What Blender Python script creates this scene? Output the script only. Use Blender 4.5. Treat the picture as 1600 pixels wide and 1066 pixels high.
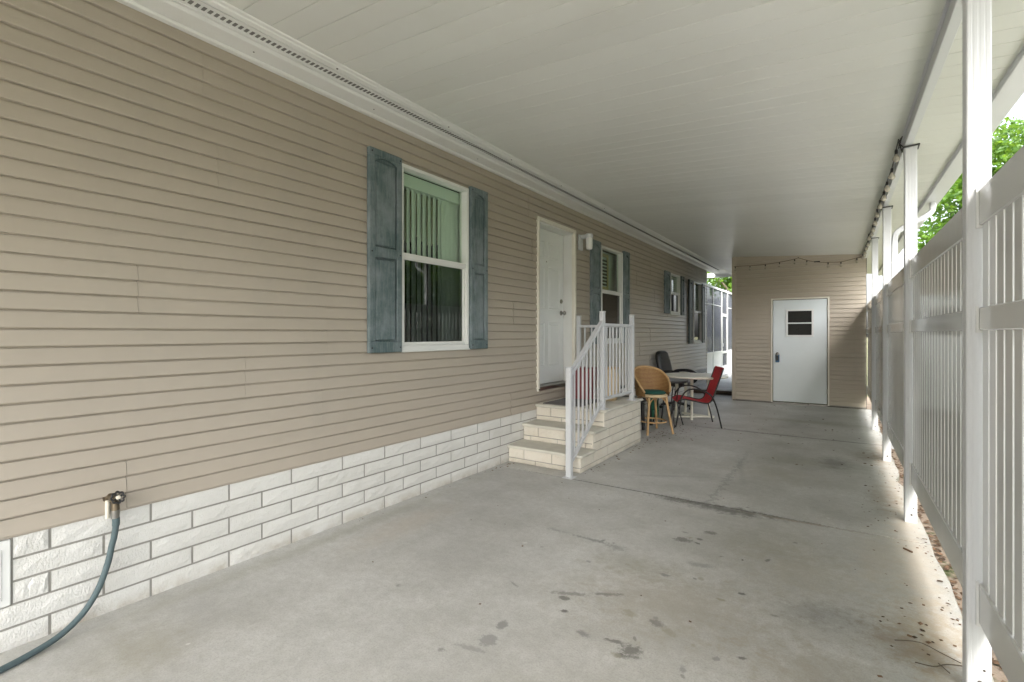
import bpy, bmesh, math, random
from mathutils import Vector, Matrix, noise
random.seed(11)
R = math.radians
sc = bpy.context.scene
for o in list(bpy.data.objects): bpy.data.objects.remove(o)
C = sc.collection

# ------------------------------------------------------------------ camera
cam_d = bpy.data.cameras.new('camera'); cam = bpy.data.objects.new('camera', cam_d); C.objects.link(cam)
cam.location = (0, 0, 1.412); cam.rotation_euler = (R(90), 0, R(34.03))
cam_d.sensor_width = 36; cam_d.lens = 17.325; cam_d.shift_y = -0.0069
cam_d.clip_start = 0.05; cam_d.clip_end = 600
sc.camera = cam
# ------------------------------------------------------------------ light
SUN_EL, SUN_AZ = 48, 165          # azimuth clockwise from +Y: behind the camera, to its right
w = bpy.data.worlds.new('World'); sc.world = w; w.use_nodes = True
nt = w.node_tree; nt.nodes.clear()
wo = nt.nodes.new('ShaderNodeOutputWorld'); bg = nt.nodes.new('ShaderNodeBackground'); sky = nt.nodes.new('ShaderNodeTexSky')
hs = nt.nodes.new('ShaderNodeHueSaturation')
sky.sky_type = 'NISHITA'; sky.sun_disc = False
sky.sun_elevation = R(SUN_EL); sky.sun_rotation = R(SUN_AZ)
sky.air_density = 1.0; sky.dust_density = 6.0; sky.ozone_density = 1.0
hs.inputs['Saturation'].default_value = 0.5
bg.inputs['Strength'].default_value = 0.15
nt.links.new(sky.outputs[0], hs.inputs['Color']); nt.links.new(hs.outputs[0], bg.inputs[0]); nt.links.new(bg.outputs[0], wo.inputs[0])
sd = bpy.data.lights.new('sun', 'SUN'); sd.energy = .65; sd.angle = R(90); sd.color = (1, .98, .95)
so = bpy.data.objects.new('sun', sd); C.objects.link(so)
az, el = R(SUN_AZ), R(SUN_EL)
sdir = Vector((math.sin(az) * math.cos(el), math.cos(az) * math.cos(el), math.sin(el)))
so.rotation_euler = sdir.to_track_quat('Z', 'Y').to_euler(); so.location = (4, -6, 8)
sc.view_settings.view_transform = 'Standard'; sc.view_settings.look = 'None'
sc.view_settings.gamma = 1; sc.view_settings.use_curve_mapping = False
sc.view_settings.exposure = 2.68
sc.cycles.max_bounces = 10; sc.cycles.diffuse_bounces = 6; sc.cycles.glossy_bounces = 5
sc.cycles.transparent_max_bounces = 12; sc.cycles.use_denoising = True
sc.cycles.sample_clamp_indirect = 6

# ------------------------------------------------------------------ materials
def newmat(name):
    m = bpy.data.materials.new(name); m.use_nodes = True
    return m, m.node_tree, m.node_tree.nodes['Principled BSDF']
def N(nt, t, **kw):
    n = nt.nodes.new(t)
    for k, v in kw.items(): setattr(n, k, v)
    return n
def coords(nt, scale=(1, 1, 1)):
    # object coordinates: parts keep their thing's origin, so patterns run on across parts
    tc = N(nt, 'ShaderNodeTexCoord'); mp = N(nt, 'ShaderNodeMapping'); mp.inputs['Scale'].default_value = scale
    nt.links.new(tc.outputs['Object'], mp.inputs[0]); return mp.outputs[0]
def world_pos(nt, scale=(1, 1, 1)):
    g = N(nt, 'ShaderNodeNewGeometry'); mp = N(nt, 'ShaderNodeMapping'); mp.inputs['Scale'].default_value = scale
    nt.links.new(g.outputs['Position'], mp.inputs[0]); return mp.outputs[0]
def noise_n(nt, vec, scale, detail=4, rough=.55):
    n = N(nt, 'ShaderNodeTexNoise'); n.inputs['Scale'].default_value = scale
    n.inputs['Detail'].default_value = detail; n.inputs['Roughness'].default_value = rough
    nt.links.new(vec, n.inputs['Vector']); return n.outputs[0]
def ramp(nt, fac, a, b, ca=(0, 0, 0, 1), cb=(1, 1, 1, 1)):
    r = N(nt, 'ShaderNodeValToRGB'); r.color_ramp.elements[0].position = a; r.color_ramp.elements[1].position = b
    r.color_ramp.elements[0].color = ca; r.color_ramp.elements[1].color = cb
    nt.links.new(fac, r.inputs[0]); return r.outputs[0]
def mix(nt, fac, a, b, typ='MIX'):
    m = N(nt, 'ShaderNodeMix', data_type='RGBA', blend_type=typ)
    for s, v in (('Factor', fac), ('A', a), ('B', b)):
        idx = {'Factor': 0, 'A': 6, 'B': 7}[s]
        if isinstance(v, (int, float)): m.inputs[idx].default_value = v
        elif isinstance(v, tuple): m.inputs[idx].default_value = v if len(v) == 4 else (*v, 1)
        else: nt.links.new(v, m.inputs[idx])
    return m.outputs[2]
def math_n(nt, op, a, b=0, c=0):
    m = N(nt, 'ShaderNodeMath', operation=op)
    for i, v in enumerate((a, b, c)):
        if isinstance(v, (int, float)): m.inputs[i].default_value = v
        else: nt.links.new(v, m.inputs[i])
    return m.outputs[0]
def bump(nt, p, h, strength, dist=.002):
    b = N(nt, 'ShaderNodeBump'); b.inputs['Strength'].default_value = strength; b.inputs['Distance'].default_value = dist
    nt.links.new(h, b.inputs['Height']); nt.links.new(b.outputs[0], p.inputs['Normal'])
def plain(name, col, rough=.5, var=.08, vscale=3, spec=.5, bmp=0, bscale=80, metallic=0, dirt=None, dirt_amt=.35, ior=1.5, islands=0, coat=0):
    m, nt, p = newmat(name)
    v = world_pos(nt)
    n1 = noise_n(nt, v, vscale, 5)
    c = mix(nt, n1, tuple(x * (1 - var) for x in col), tuple(min(1, x * (1 + var)) for x in col))
    if dirt:
        n2 = noise_n(nt, v, 1.3, 6, .65)
        c = mix(nt, math_n(nt, 'MULTIPLY', ramp(nt, n2, .5, .75), dirt_amt), c, dirt)
    if islands:
        oi = N(nt, 'ShaderNodeObjectInfo')
        c = mix(nt, math_n(nt, 'MULTIPLY', oi.outputs['Random'], islands), c, tuple(x * .7 for x in col))
    nt.links.new(c, p.inputs['Base Color'])
    n3 = noise_n(nt, v, 9, 4)
    nt.links.new(math_n(nt, 'MULTIPLY_ADD', n3, .15, rough - .075), p.inputs['Roughness'])
    p.inputs['Metallic'].default_value = metallic; p.inputs['IOR'].default_value = ior
    p.inputs['Specular IOR Level'].default_value = spec
    if coat: p.inputs['Coat Weight'].default_value = coat; p.inputs['Coat Roughness'].default_value = .1
    if bmp: bump(nt, p, noise_n(nt, v, bscale, 4), bmp)
    return m

def siding_mat(name, col, axis):
    m, nt, p = newmat(name)
    sc_ = (6, .35, 6) if axis == 'Y' else (.35, 6, 6)
    grain = noise_n(nt, world_pos(nt, sc_), 14, 6, .7)
    big = noise_n(nt, world_pos(nt), .9, 5, .6)
    c = mix(nt, big, tuple(x * .93 for x in col), tuple(x * 1.06 for x in col))
    oi = N(nt, 'ShaderNodeObjectInfo')
    c = mix(nt, math_n(nt, 'MULTIPLY', oi.outputs['Random'], .10), c, tuple(x * .72 for x in col))
    st = ramp(nt, noise_n(nt, world_pos(nt, (1, 1, .3)), 2.2, 7, .7), .52, .8)
    c = mix(nt, math_n(nt, 'MULTIPLY', st, .3), c, (.30, .29, .26))
    nt.links.new(c, p.inputs['Base Color']); p.inputs['Roughness'].default_value = .42
    wav = math_n(nt, 'ADD', math_n(nt, 'MULTIPLY', grain, .08), noise_n(nt, world_pos(nt, (1.2, 1.2, 5)), 1.6, 3))
    bump(nt, p, wav, .5, .012)
    return m
M = {}
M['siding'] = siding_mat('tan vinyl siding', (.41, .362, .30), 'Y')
M['siding_shed'] = siding_mat('tan vinyl siding across', (.43, .38, .31), 'X')
M['sheath'] = plain('dark sheathing', (.06, .05, .04), .8)
M['ceiling'] = plain('white roof panel', (.635, .645, .61), .38, .04, .8, dirt=(.52, .50, .44), dirt_amt=.25, islands=.22, bmp=.1, bscale=35)
M['trim'] = plain('white trim', (.72, .73, .71), .4, .04, 2, dirt=(.5, .48, .42), dirt_amt=.25)
M['alu'] = plain('white painted aluminium', (.56, .575, .59), .36, .02, 2)
M['cream'] = plain('cream door casing', (.72, .69, .61), .45, .04)
M['doorwhite'] = plain('white door paint', (.74, .76, .75), .4, .03, 3)
M['sheddoor'] = plain('pale blue white door paint', (.70, .76, .78), .42, .05, 2.2, dirt=(.62, .66, .66), dirt_amt=.5)
M['vinyl'] = plain('glossy fence vinyl', (.60, .61, .60), .11, .03, 3, dirt=(.5, .48, .43), dirt_amt=.25)
M['metal'] = plain('brushed nickel', (.32, .31, .29), .3, .1, metallic=1)
M['dark'] = plain('black metal', (.018, .017, .016), .45)
M['blackpl'] = plain('black leather', (.016, .016, .017), .35, .2, 30, bmp=.3)
M['screw'] = plain('screw head', (.12, .11, .1), .4, metallic=.6)
M['hole'] = plain('dark vent slot', (.17, .17, .16), .8)
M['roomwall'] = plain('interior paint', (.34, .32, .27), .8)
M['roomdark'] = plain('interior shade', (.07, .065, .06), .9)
M['blind'] = plain('pale green blind vinyl', (.74, .79, .75), .5, .05)
M['lace'] = plain('cream lace', (.60, .58, .42), .9, .25, 45)
M['louvre'] = plain('yellow louvre', (.62, .50, .27), .5)
M['brass'] = plain('aged brass', (.16, .13, .09), .45, .3, 40, metallic=.8, bmp=.3)
M['hose'] = plain('blue green hose fabric', (.075, .11, .118), .7, .2, 60, bmp=.5, bscale=500)
M['pvc'] = plain('old pvc', (.66, .62, .52), .5, .1)
M['red'] = plain('red sling mesh', (.60, .045, .06), .7, .15, 6, bmp=.4, bscale=600)
M['redbin'] = plain('red plastic', (.20, .05, .055), .45)
M['greenc'] = plain('dark green cushion', (.012, .075, .055), .85, .2, 12)
M['greenpl'] = plain('green plastic', (.03, .17, .10), .3, .15, 6)
M['greytop'] = plain('grey table top', (.20, .20, .205), .4, .08, 5)
M['creamtop'] = plain('cream resin table', (.74, .72, .62), .35, .06, 6, dirt=(.4, .38, .3), dirt_amt=.4)
M['blue'] = plain('blue lock box', (.03, .11, .22), .45)
M['mat'] = plain('grey door mat', (.13, .125, .12), .95, .3, 60, bmp=.6, bscale=300)
M['bark'] = plain('bark', (.12, .095, .07), .9, .3, 9, bmp=.8, bscale=30)
M['planks'] = plain('dark stained board', (.05, .035, .022), .7, .2, 8)

def brick_mat(name, col, alt, grit, bstr):
    m, nt, p = newmat(name)
    v = world_pos(nt)
    c = mix(nt, ramp(nt, noise_n(nt, v, 4, 6, .65), .35, .7), col, alt)
    oi = N(nt, 'ShaderNodeObjectInfo')
    c = mix(nt, math_n(nt, 'MULTIPLY', oi.outputs['Random'], .14), c, tuple(x * .78 for x in col))
    sp = ramp(nt, noise_n(nt, v, 90, 3, .7), .62, .74)
    c = mix(nt, math_n(nt, 'MULTIPLY', sp, grit), c, (.35, .29, .22))
    # splash dirt close to the ground
    s = N(nt, 'ShaderNodeSeparateXYZ'); nt.links.new(v, s.inputs[0])
    hgt = math_n(nt, 'SUBTRACT', .075, s.outputs[2])
    d = math_n(nt, 'MULTIPLY', ramp(nt, hgt, 0, .07), ramp(nt, noise_n(nt, v, 7, 7, .7), .38, .6))
    c = mix(nt, math_n(nt, 'MULTIPLY', ramp(nt, noise_n(nt, v, 11, 7, .75), .58, .72), .35), c, (.52, .49, .43))
    c = mix(nt, math_n(nt, 'MULTIPLY', d, .7), c, (.42, .38, .31))
    nt.links.new(c, p.inputs['Base Color']); p.inputs['Roughness'].default_value = .7
    h = mix(nt, .5, noise_n(nt, v, 38, 6, .65), noise_n(nt, world_pos(nt, (1, 1, .6)), 120, 3))
    bump(nt, p, h, bstr, .02)
    return m
M['brick'] = brick_mat('white painted split brick', (.62, .612, .58), (.69, .685, .655), .25, .45)
M['stepbrick'] = brick_mat('cream split brick', (.66, .61, .52), (.71, .68, .60), .4, .45)
M['mortar'] = plain('grey mortar', (.27, .26, .235), .9, .15, 12, bmp=.5)
M['tread'] = plain('cast stone tread', (.58, .56, .49), .75, .12, 4, dirt=(.22, .21, .18), dirt_amt=.7, bmp=.5, bscale=60)

def shutter_mat():
    m, nt, p = newmat('weathered blue green shutter')
    v = coords(nt, (1, 6, 1)); g = noise_n(nt, world_pos(nt, (9, 9, .8)), 9, 7, .7)
    b = noise_n(nt, world_pos(nt), 3.5, 6, .7)
    c = mix(nt, ramp(nt, b, .38, .62), (.07, .11, .115), (.19, .225, .24))
    c = mix(nt, math_n(nt, 'MULTIPLY', ramp(nt, g, .45, .7), .5), c, (.25, .29, .30))
    nt.links.new(c, p.inputs['Base Color']); p.inputs['Roughness'].default_value = .6
    bump(nt, p, g, .5, .002); return m
M['shutter'] = shutter_mat()
M['shutter_d'] = plain('dark green shutter', (.035, .05, .047), .5, .3, 8)

def glass_mat(name, tint, ior=1.9, rough=0.0):
    m = bpy.data.materials.new(name); m.use_nodes = True; nt = m.node_tree; nt.nodes.clear()
    o = N(nt, 'ShaderNodeOutputMaterial'); mx = N(nt, 'ShaderNodeMixShader'); t = N(nt, 'ShaderNodeBsdfTransparent'); g = N(nt, 'ShaderNodeBsdfGlossy')
    f = N(nt, 'ShaderNodeFresnel'); f.inputs[0].default_value = ior
    t.inputs[0].default_value = (*tint, 1); g.inputs['Roughness'].default_value = rough
    v = world_pos(nt); b = N(nt, 'ShaderNodeBump'); b.inputs['Strength'].default_value = .05; b.inputs['Distance'].default_value = .01
    nt.links.new(noise_n(nt, v, 1.6, 2), b.inputs['Height']); nt.links.new(b.outputs[0], g.inputs['Normal'])
    gg = N(nt, 'ShaderNodeNewGeometry')   # one reflection per pane: the inner face of the sheet only lets light through
    nt.links.new(math_n(nt, 'MULTIPLY', f.outputs[0], math_n(nt, 'SUBTRACT', 1.0, gg.outputs['Backfacing'])), mx.inputs[0]); nt.links.new(t.outputs[0], mx.inputs[1]); nt.links.new(g.outputs[0], mx.inputs[2]); nt.links.new(mx.outputs[0], o.inputs[0])
    return m
M['glass_up'] = glass_mat('upper pane glass', (.86, .92, .87), 1.65)
M['glass_low'] = glass_mat('screened pane glass', (.52, .55, .54), 1.85)
M['bulb'] = plain('frosted bulb glass', (.40, .37, .31), .25)
M['jar'] = plain('frosted white glass', (.78, .78, .76), .25)

def screen_mat():
    m = bpy.data.materials.new('insect screen'); m.use_nodes = True; nt = m.node_tree; nt.nodes.clear()
    o = N(nt, 'ShaderNodeOutputMaterial'); mx = N(nt, 'ShaderNodeMixShader'); t = N(nt, 'ShaderNodeBsdfTransparent'); d = N(nt, 'ShaderNodeBsdfDiffuse')
    d.inputs[0].default_value = (.12, .13, .15, 1); mx.inputs[0].default_value = .55
    nt.links.new(t.outputs[0], mx.inputs[1]); nt.links.new(d.outputs[0], mx.inputs[2]); nt.links.new(mx.outputs[0], o.inputs[0]); return m
M['screen'] = screen_mat()

def wicker_mat():
    m, nt, p = newmat('honey wicker')
    wv = N(nt, 'ShaderNodeTexWave', wave_type='BANDS', bands_direction='Z'); wv.inputs['Scale'].default_value = 16; wv.inputs['Distortion'].default_value = 2.5; wv.inputs['Detail Scale'].default_value = 6
    nt.links.new(world_pos(nt), wv.inputs['Vector'])
    c = mix(nt, wv.outputs['Fac'], (.20, .10, .035), (.44, .26, .105))
    nt.links.new(c, p.inputs['Base Color']); p.inputs['Roughness'].default_value = .55
    bump(nt, p, wv.outputs['Fac'], .6, .004); return m
M['wicker'] = wicker_mat()
M['cane'] = plain('cane pole', (.50, .32, .15), .42, .2, 20)
M['canepale'] = plain('pale cane rim', (.60, .47, .29), .45, .15, 20)

def leaf_mat(name, a, b):
    m = bpy.data.materials.new(name); m.use_nodes = True; nt = m.node_tree; nt.nodes.clear()
    o = N(nt, 'ShaderNodeOutputMaterial'); mx = N(nt, 'ShaderNodeMixShader'); d = N(nt, 'ShaderNodeBsdfPrincipled'); t = N(nt, 'ShaderNodeBsdfTranslucent')
    g = N(nt, 'ShaderNodeNewGeometry'); c = mix(nt, g.outputs['Random Per Island'], a, b)
    c2 = mix(nt, ramp(nt, noise_n(nt, g.outputs['Position'], 1.1, 3), .4, .62), c, tuple(x * .6 for x in a))
    d.inputs['Roughness'].default_value = .45
    mx.inputs[0].default_value = .45
    nt.links.new(c2, d.inputs['Base Color']); nt.links.new(mix(nt, .5, c2, (.35, .55, .05)), t.inputs[0])
    nt.links.new(d.outputs[0], mx.inputs[1]); nt.links.new(t.outputs[0], mx.inputs[2]); nt.links.new(mx.outputs[0], o.inputs[0]); return m
M['leaf'] = leaf_mat('fresh green leaves', (.06, .15, .02), (.16, .30, .035))
M['leafd'] = leaf_mat('dark green leaves', (.02, .055, .018), (.05, .11, .025))
def litter_mat():
    m, nt, p = newmat('dry leaves'); g = N(nt, 'ShaderNodeNewGeometry')
    c = mix(nt, g.outputs['Random Per Island'], (.05, .03, .018), (.20, .12, .07)); nt.links.new(c, p.inputs['Base Color']); p.inputs['Roughness'].default_value = .8; return m
M['litter'] = litter_mat()
def grass_mat():
    m, nt, p = newmat('lawn ground'); v = world_pos(nt)
    c = mix(nt, noise_n(nt, v, 3, 8, .7), (.07, .09, .03), (.17, .17, .08)); c = mix(nt, ramp(nt, noise_n(nt, v, 25, 4, .7), .5, .7), c, (.16, .12, .075))
    nt.links.new(c, p.inputs['Base Color']); p.inputs['Roughness'].default_value = .95; bump(nt, p, noise_n(nt, v, 60, 6), .8, .02); return m
M['grass'] = grass_mat()
def soil_mat():
    m, nt, p = newmat('sandy soil'); v = world_pos(nt)
    c = mix(nt, noise_n(nt, v, 14, 8, .7), (.20, .15, .11), (.40, .33, .27)); c = mix(nt, ramp(nt, noise_n(nt, v, 5, 4, .7), .55, .65), c, (.07, .09, .03))
    nt.links.new(c, p.inputs['Base Color']); p.inputs['Roughness'].default_value = .95; bump(nt, p, noise_n(nt, v, 90, 6), 1, .01); return m
M['soil'] = soil_mat()

def concrete_mat():
    m, nt, p = newmat('stained concrete'); v = world_pos(nt)
    c = mix(nt, ramp(nt, noise_n(nt, v, .9, 10, .72), .33, .67), (.37, .366, .342), (.60, .60, .58))
    c = mix(nt, math_n(nt, 'MULTIPLY', ramp(nt, noise_n(nt, v, 22, 8, .8), .42, .62), .38), c, (.31, .302, .272))
    c = mix(nt, math_n(nt, 'MULTIPLY', ramp(nt, noise_n(nt, world_pos(nt, (1, 1, 1)), 1.7, 7, .65), .45, .8), .45), c, (.27, .255, .215))
    c = mix(nt, math_n(nt, 'MULTIPLY', ramp(nt, noise_n(nt, v, 5, 8, .7), .5, .78), .3), c, (.50, .49, .46))
    c = mix(nt, math_n(nt, 'MULTIPLY', ramp(nt, noise_n(nt, v, 110, 4, .85), .48, .62), .42), c, (.24, .235, .22))
    sx = N(nt, 'ShaderNodeSeparateXYZ'); nt.links.new(v, sx.inputs[0]); X, Y = sx.outputs[0], sx.outputs[1]
    nz = N(nt, 'ShaderNodeTexNoise'); nz.inputs['Scale'].default_value = 12; nz.inputs['Detail'].default_value = 6; nz.inputs['Roughness'].default_value = .7
    nt.links.new(v, nz.inputs['Vector'])
    sn = N(nt, 'ShaderNodeSeparateXYZ'); nt.links.new(nz.outputs['Color'], sn.inputs[0])
    nf = N(nt, 'ShaderNodeTexNoise'); nf.inputs['Scale'].default_value = 42; nf.inputs['Detail'].default_value = 7; nf.inputs['Roughness'].default_value = .75
    nt.links.new(v, nf.inputs['Vector']); sf = N(nt, 'ShaderNodeSeparateXYZ'); nt.links.new(nf.outputs['Color'], sf.inputs[0])
    fine = math_n(nt, 'ADD', math_n(nt, 'MULTIPLY', math_n(nt, 'SUBTRACT', sf.outputs[0], .5), 2.6), math_n(nt, 'MULTIPLY', math_n(nt, 'SUBTRACT', sn.outputs[1], .5), 1.5))
    coarse = math_n(nt, 'ADD', math_n(nt, 'MULTIPLY', math_n(nt, 'SUBTRACT', sn.outputs[0], .5), 2.0), math_n(nt, 'MULTIPLY', math_n(nt, 'SUBTRACT', sf.outputs[1], .5), .9))
    def stain(cur, x, y, rx, ry, ang, col, amt, soft=.5, dist=.5):
        dx = math_n(nt, 'SUBTRACT', X, x); dy = math_n(nt, 'SUBTRACT', Y, y)
        ca, sa = math.cos(ang), math.sin(ang)
        u = math_n(nt, 'MULTIPLY', math_n(nt, 'ADD', math_n(nt, 'MULTIPLY', dx, ca), math_n(nt, 'MULTIPLY', dy, sa)), 1 / rx)
        q = math_n(nt, 'MULTIPLY', math_n(nt, 'SUBTRACT', math_n(nt, 'MULTIPLY', dy, ca), math_n(nt, 'MULTIPLY', dx, sa)), 1 / ry)
        r2 = math_n(nt, 'SQRT', math_n(nt, 'ADD', math_n(nt, 'MULTIPLY', u, u), math_n(nt, 'MULTIPLY', q, q)))
        r2 = math_n(nt, 'ADD', r2, math_n(nt, 'MULTIPLY', fine if min(rx, ry) < .1 else coarse, dist * 1.5))
        k = N(nt, 'ShaderNodeMapRange', interpolation_type='SMOOTHSTEP'); k.inputs[1].default_value = 1.0; k.inputs[2].default_value = 1.0 - soft
        k.inputs[3].default_value = 0; k.inputs[4].default_value = min(.9, amt * (1.15 if max(rx, ry) < .2 else 1.25)); nt.links.new(r2, k.inputs[0])
        return mix(nt, k.outputs[0], cur, col)
    dk = (.10, .098, .088); gy = (.22, .22, .21); ol = (.28, .265, .20); br = (.21, .16, .11)
    S = [(-1.3, 4.30, 1.95, .022, 0, dk, .62, .8, .35), (-1.0, 7.80, 1.6, .03, 0, dk, .5, .8, .35), (-.75, 2.6, .75, .5, .3, (.33, .30, .24), .4, 1, 1.0), (-.2, 3.4, .5, .5, 0, (.36, .33, .26), .35, 1, 1.0), (-.1, 2.4, .4, .35, 0, (.30, .27, .21), .35, 1, 1.0), (-.6, 5.6, .7, .5, 0, (.38, .36, .30), .35, 1, 1.0), (.36, 4.0, .16, 5, 0, (.40, .34, .26), .5, 1, .7), (.30, 3.0, .25, .5, 0, (.36, .29, .2), .45, 1, .8), (.34, 7.2, .14, 1.0, 0, (.33, .25, .17), .45, 1, .8), (-1.376, 1.954, .028, .045, .2, gy, .75, .4, .4), (-1.364, 1.82, .05, .055, .3, gy, .6, .3, .5), (-1.40, 1.73, .09, .022, .2, gy, .45, .5, .6),
         (-1.23, 2.40, .13, .025, .4, dk, .45, .7, .7), (-1.08, 2.50, .12, .022, .5, dk, .5, .7, .7), (-1.241, 2.339, .04, .025, .3, dk, .65, .5, .5),
         (-.79, 2.12, .075, .055, .2, dk, .62, .6, .7), (-.87, 2.14, .06, .018, .2, dk, .6, .6, .6), (-.82, 2.06, .05, .02, .1, dk, .55, .7, .8),
         (-.764, 2.387, .05, .035, -.2, dk, .5, .6, .5), (-.69, 2.35, .06, .03, -.4, ol, .6, .7, .5), (-1.023, 2.113, .05, .03, -.3, gy, .8, .6, .5),
         (-.90, 2.40, .06, .045, 0, ol, .6, .7, .5), (-1.544, 2.312, .05, .012, -.4, gy, .6, .7, .5), (-.92, 3.46, .075, .05, .1, dk, .6, .5, .6),
         (-.79, 3.69, .06, .04, .1, dk, .6, .5, .6), (-.827, 3.53, .035, .022, 0, dk, .65, .5, .5), (-.73, 3.14, .10, .04, .2, gy, .5, .7, .6),
         (-1.72, 3.12, .10, .03, 0, gy, .5, .8, .8), (-1.45, 3.11, .16, .03, 0, gy, .7, .8, .7), (-1.25, 3.09, .10, .06, -.2, dk, .35, .8, .7),
         (-1.15, 4.27, .32, .09, 0, dk, .6, .9, .7), (-.78, 4.25, .45, .13, .05, dk, .62, .8, .8), (-.25, 4.28, .6, .035, .04, br, .5, .9, .5),
         (-.10, 6.42, .24, .42, 0, dk, .48, 1, .5), (-.45, 6.3, .55, .35, 0, ol, .35, 1, .5), (.20, 7.0, .18, .55, 0, br, .4, 1, .5), (.28, 5.3, .2, .6, 0, br, .4, 1, .5),
         (-.55, 9.2, .9, .25, 0, ol, .55, 1, .5), (-.43, 3.71, .5, .4, 0, ol, .3, 1, .5), (-.10, 2.92, .3, .2, .3, dk, .28, 1, .5), (.25, 2.85, .3, .25, 0, br, .4, 1, .5),
         (-1.05, 2.9, .4, .2, 0, ol, .35, 1, .5), (-2.6, .9, .35, .3, 0, ol, .4, 1, .5), (-1.0, 1.6, .3, .2, 0, ol, .25, 1, .5), (.20, 3.9, .25, .9, 0, (.48, .42, .34), .35, 1, .4),
         (-2.7, 2.6, .25, .8, 0, (.42, .36, .28), .3, 1, .5), (-2.95, 2.2, .10, 2.6, 0, ol, .30, 1, .5), (-.9, 5.6, .05, .9, .2, gy, .25, 1, .7), (-2.1, 6.9, .35, 1.0, 0, dk, .2, 1, .5),
         (-1.3, 7.85, .9, .06, 0, dk, .35, 1, .5), (-.3, 7.8, .9, .05, 0, dk, .3, 1, .5), (-1.5, 4.9, .6, .05, .5, gy, .3, 1, .6)]
    srr = random.Random(17)
    for k_ in range(26):   # oil drips
        bx, by = srr.choice([(-.9, 3.5), (-1.0, 2.9), (-.6, 2.6), (-.8, 3.2), (-.6, 2.1)])
        S.append((srr.gauss(bx, .28), srr.gauss(by, .25), srr.uniform(.012, .035), srr.uniform(.010, .022), srr.uniform(0, 3), srr.choice([dk, gy, dk, ol]), srr.uniform(.4, .75), srr.uniform(.4, .8), .6))
    for s in S: c = stain(c, *s)
    # little drip spots: many small dark specks over part of the floor
    vo = N(nt, 'ShaderNodeTexVoronoi'); vo.inputs['Scale'].default_value = 4.5; nt.links.new(v, vo.inputs['Vector'])
    spots = ramp(nt, vo.outputs['Distance'], .05, .10, (1, 1, 1, 1), (0, 0, 0, 1))
    sel = ramp(nt, noise_n(nt, v, .9, 3), .52, .56)
    c = mix(nt, math_n(nt, 'MULTIPLY', math_n(nt, 'MULTIPLY', spots, sel), .55), c, dk)
    # crack
    cr = math_n(nt, 'ABSOLUTE', math_n(nt, 'SUBTRACT', X, math_n(nt, 'MULTIPLY_ADD', sn.outputs[0], .35, -1.12)))
    line = ramp(nt, cr, .004, .03, (1, 1, 1, 1), (0, 0, 0, 1))
    rg = math_n(nt, 'MULTIPLY', ramp(nt, math_n(nt, 'SUBTRACT', Y, 4.2), 0, .2), ramp(nt, math_n(nt, 'SUBTRACT', 6.8, Y), 0, .9))
    c = mix(nt, math_n(nt, 'MULTIPLY', math_n(nt, 'MULTIPLY', line, rg), .6), c, gy)
    c = mix(nt, math_n(nt, 'MULTIPLY', ramp(nt, noise_n(nt, v, 7, 2), .76, .78), .5), c, (.7, .7, .68))
    nt.links.new(c, p.inputs['Base Color'])
    nt.links.new(math_n(nt, 'MULTIPLY_ADD', noise_n(nt, v, 2, 5), .3, .42), p.inputs['Roughness'])
    bump(nt, p, noise_n(nt, v, 90, 8, .8), .22, .008)
    return m
M['concrete'] = concrete_mat()

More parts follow.
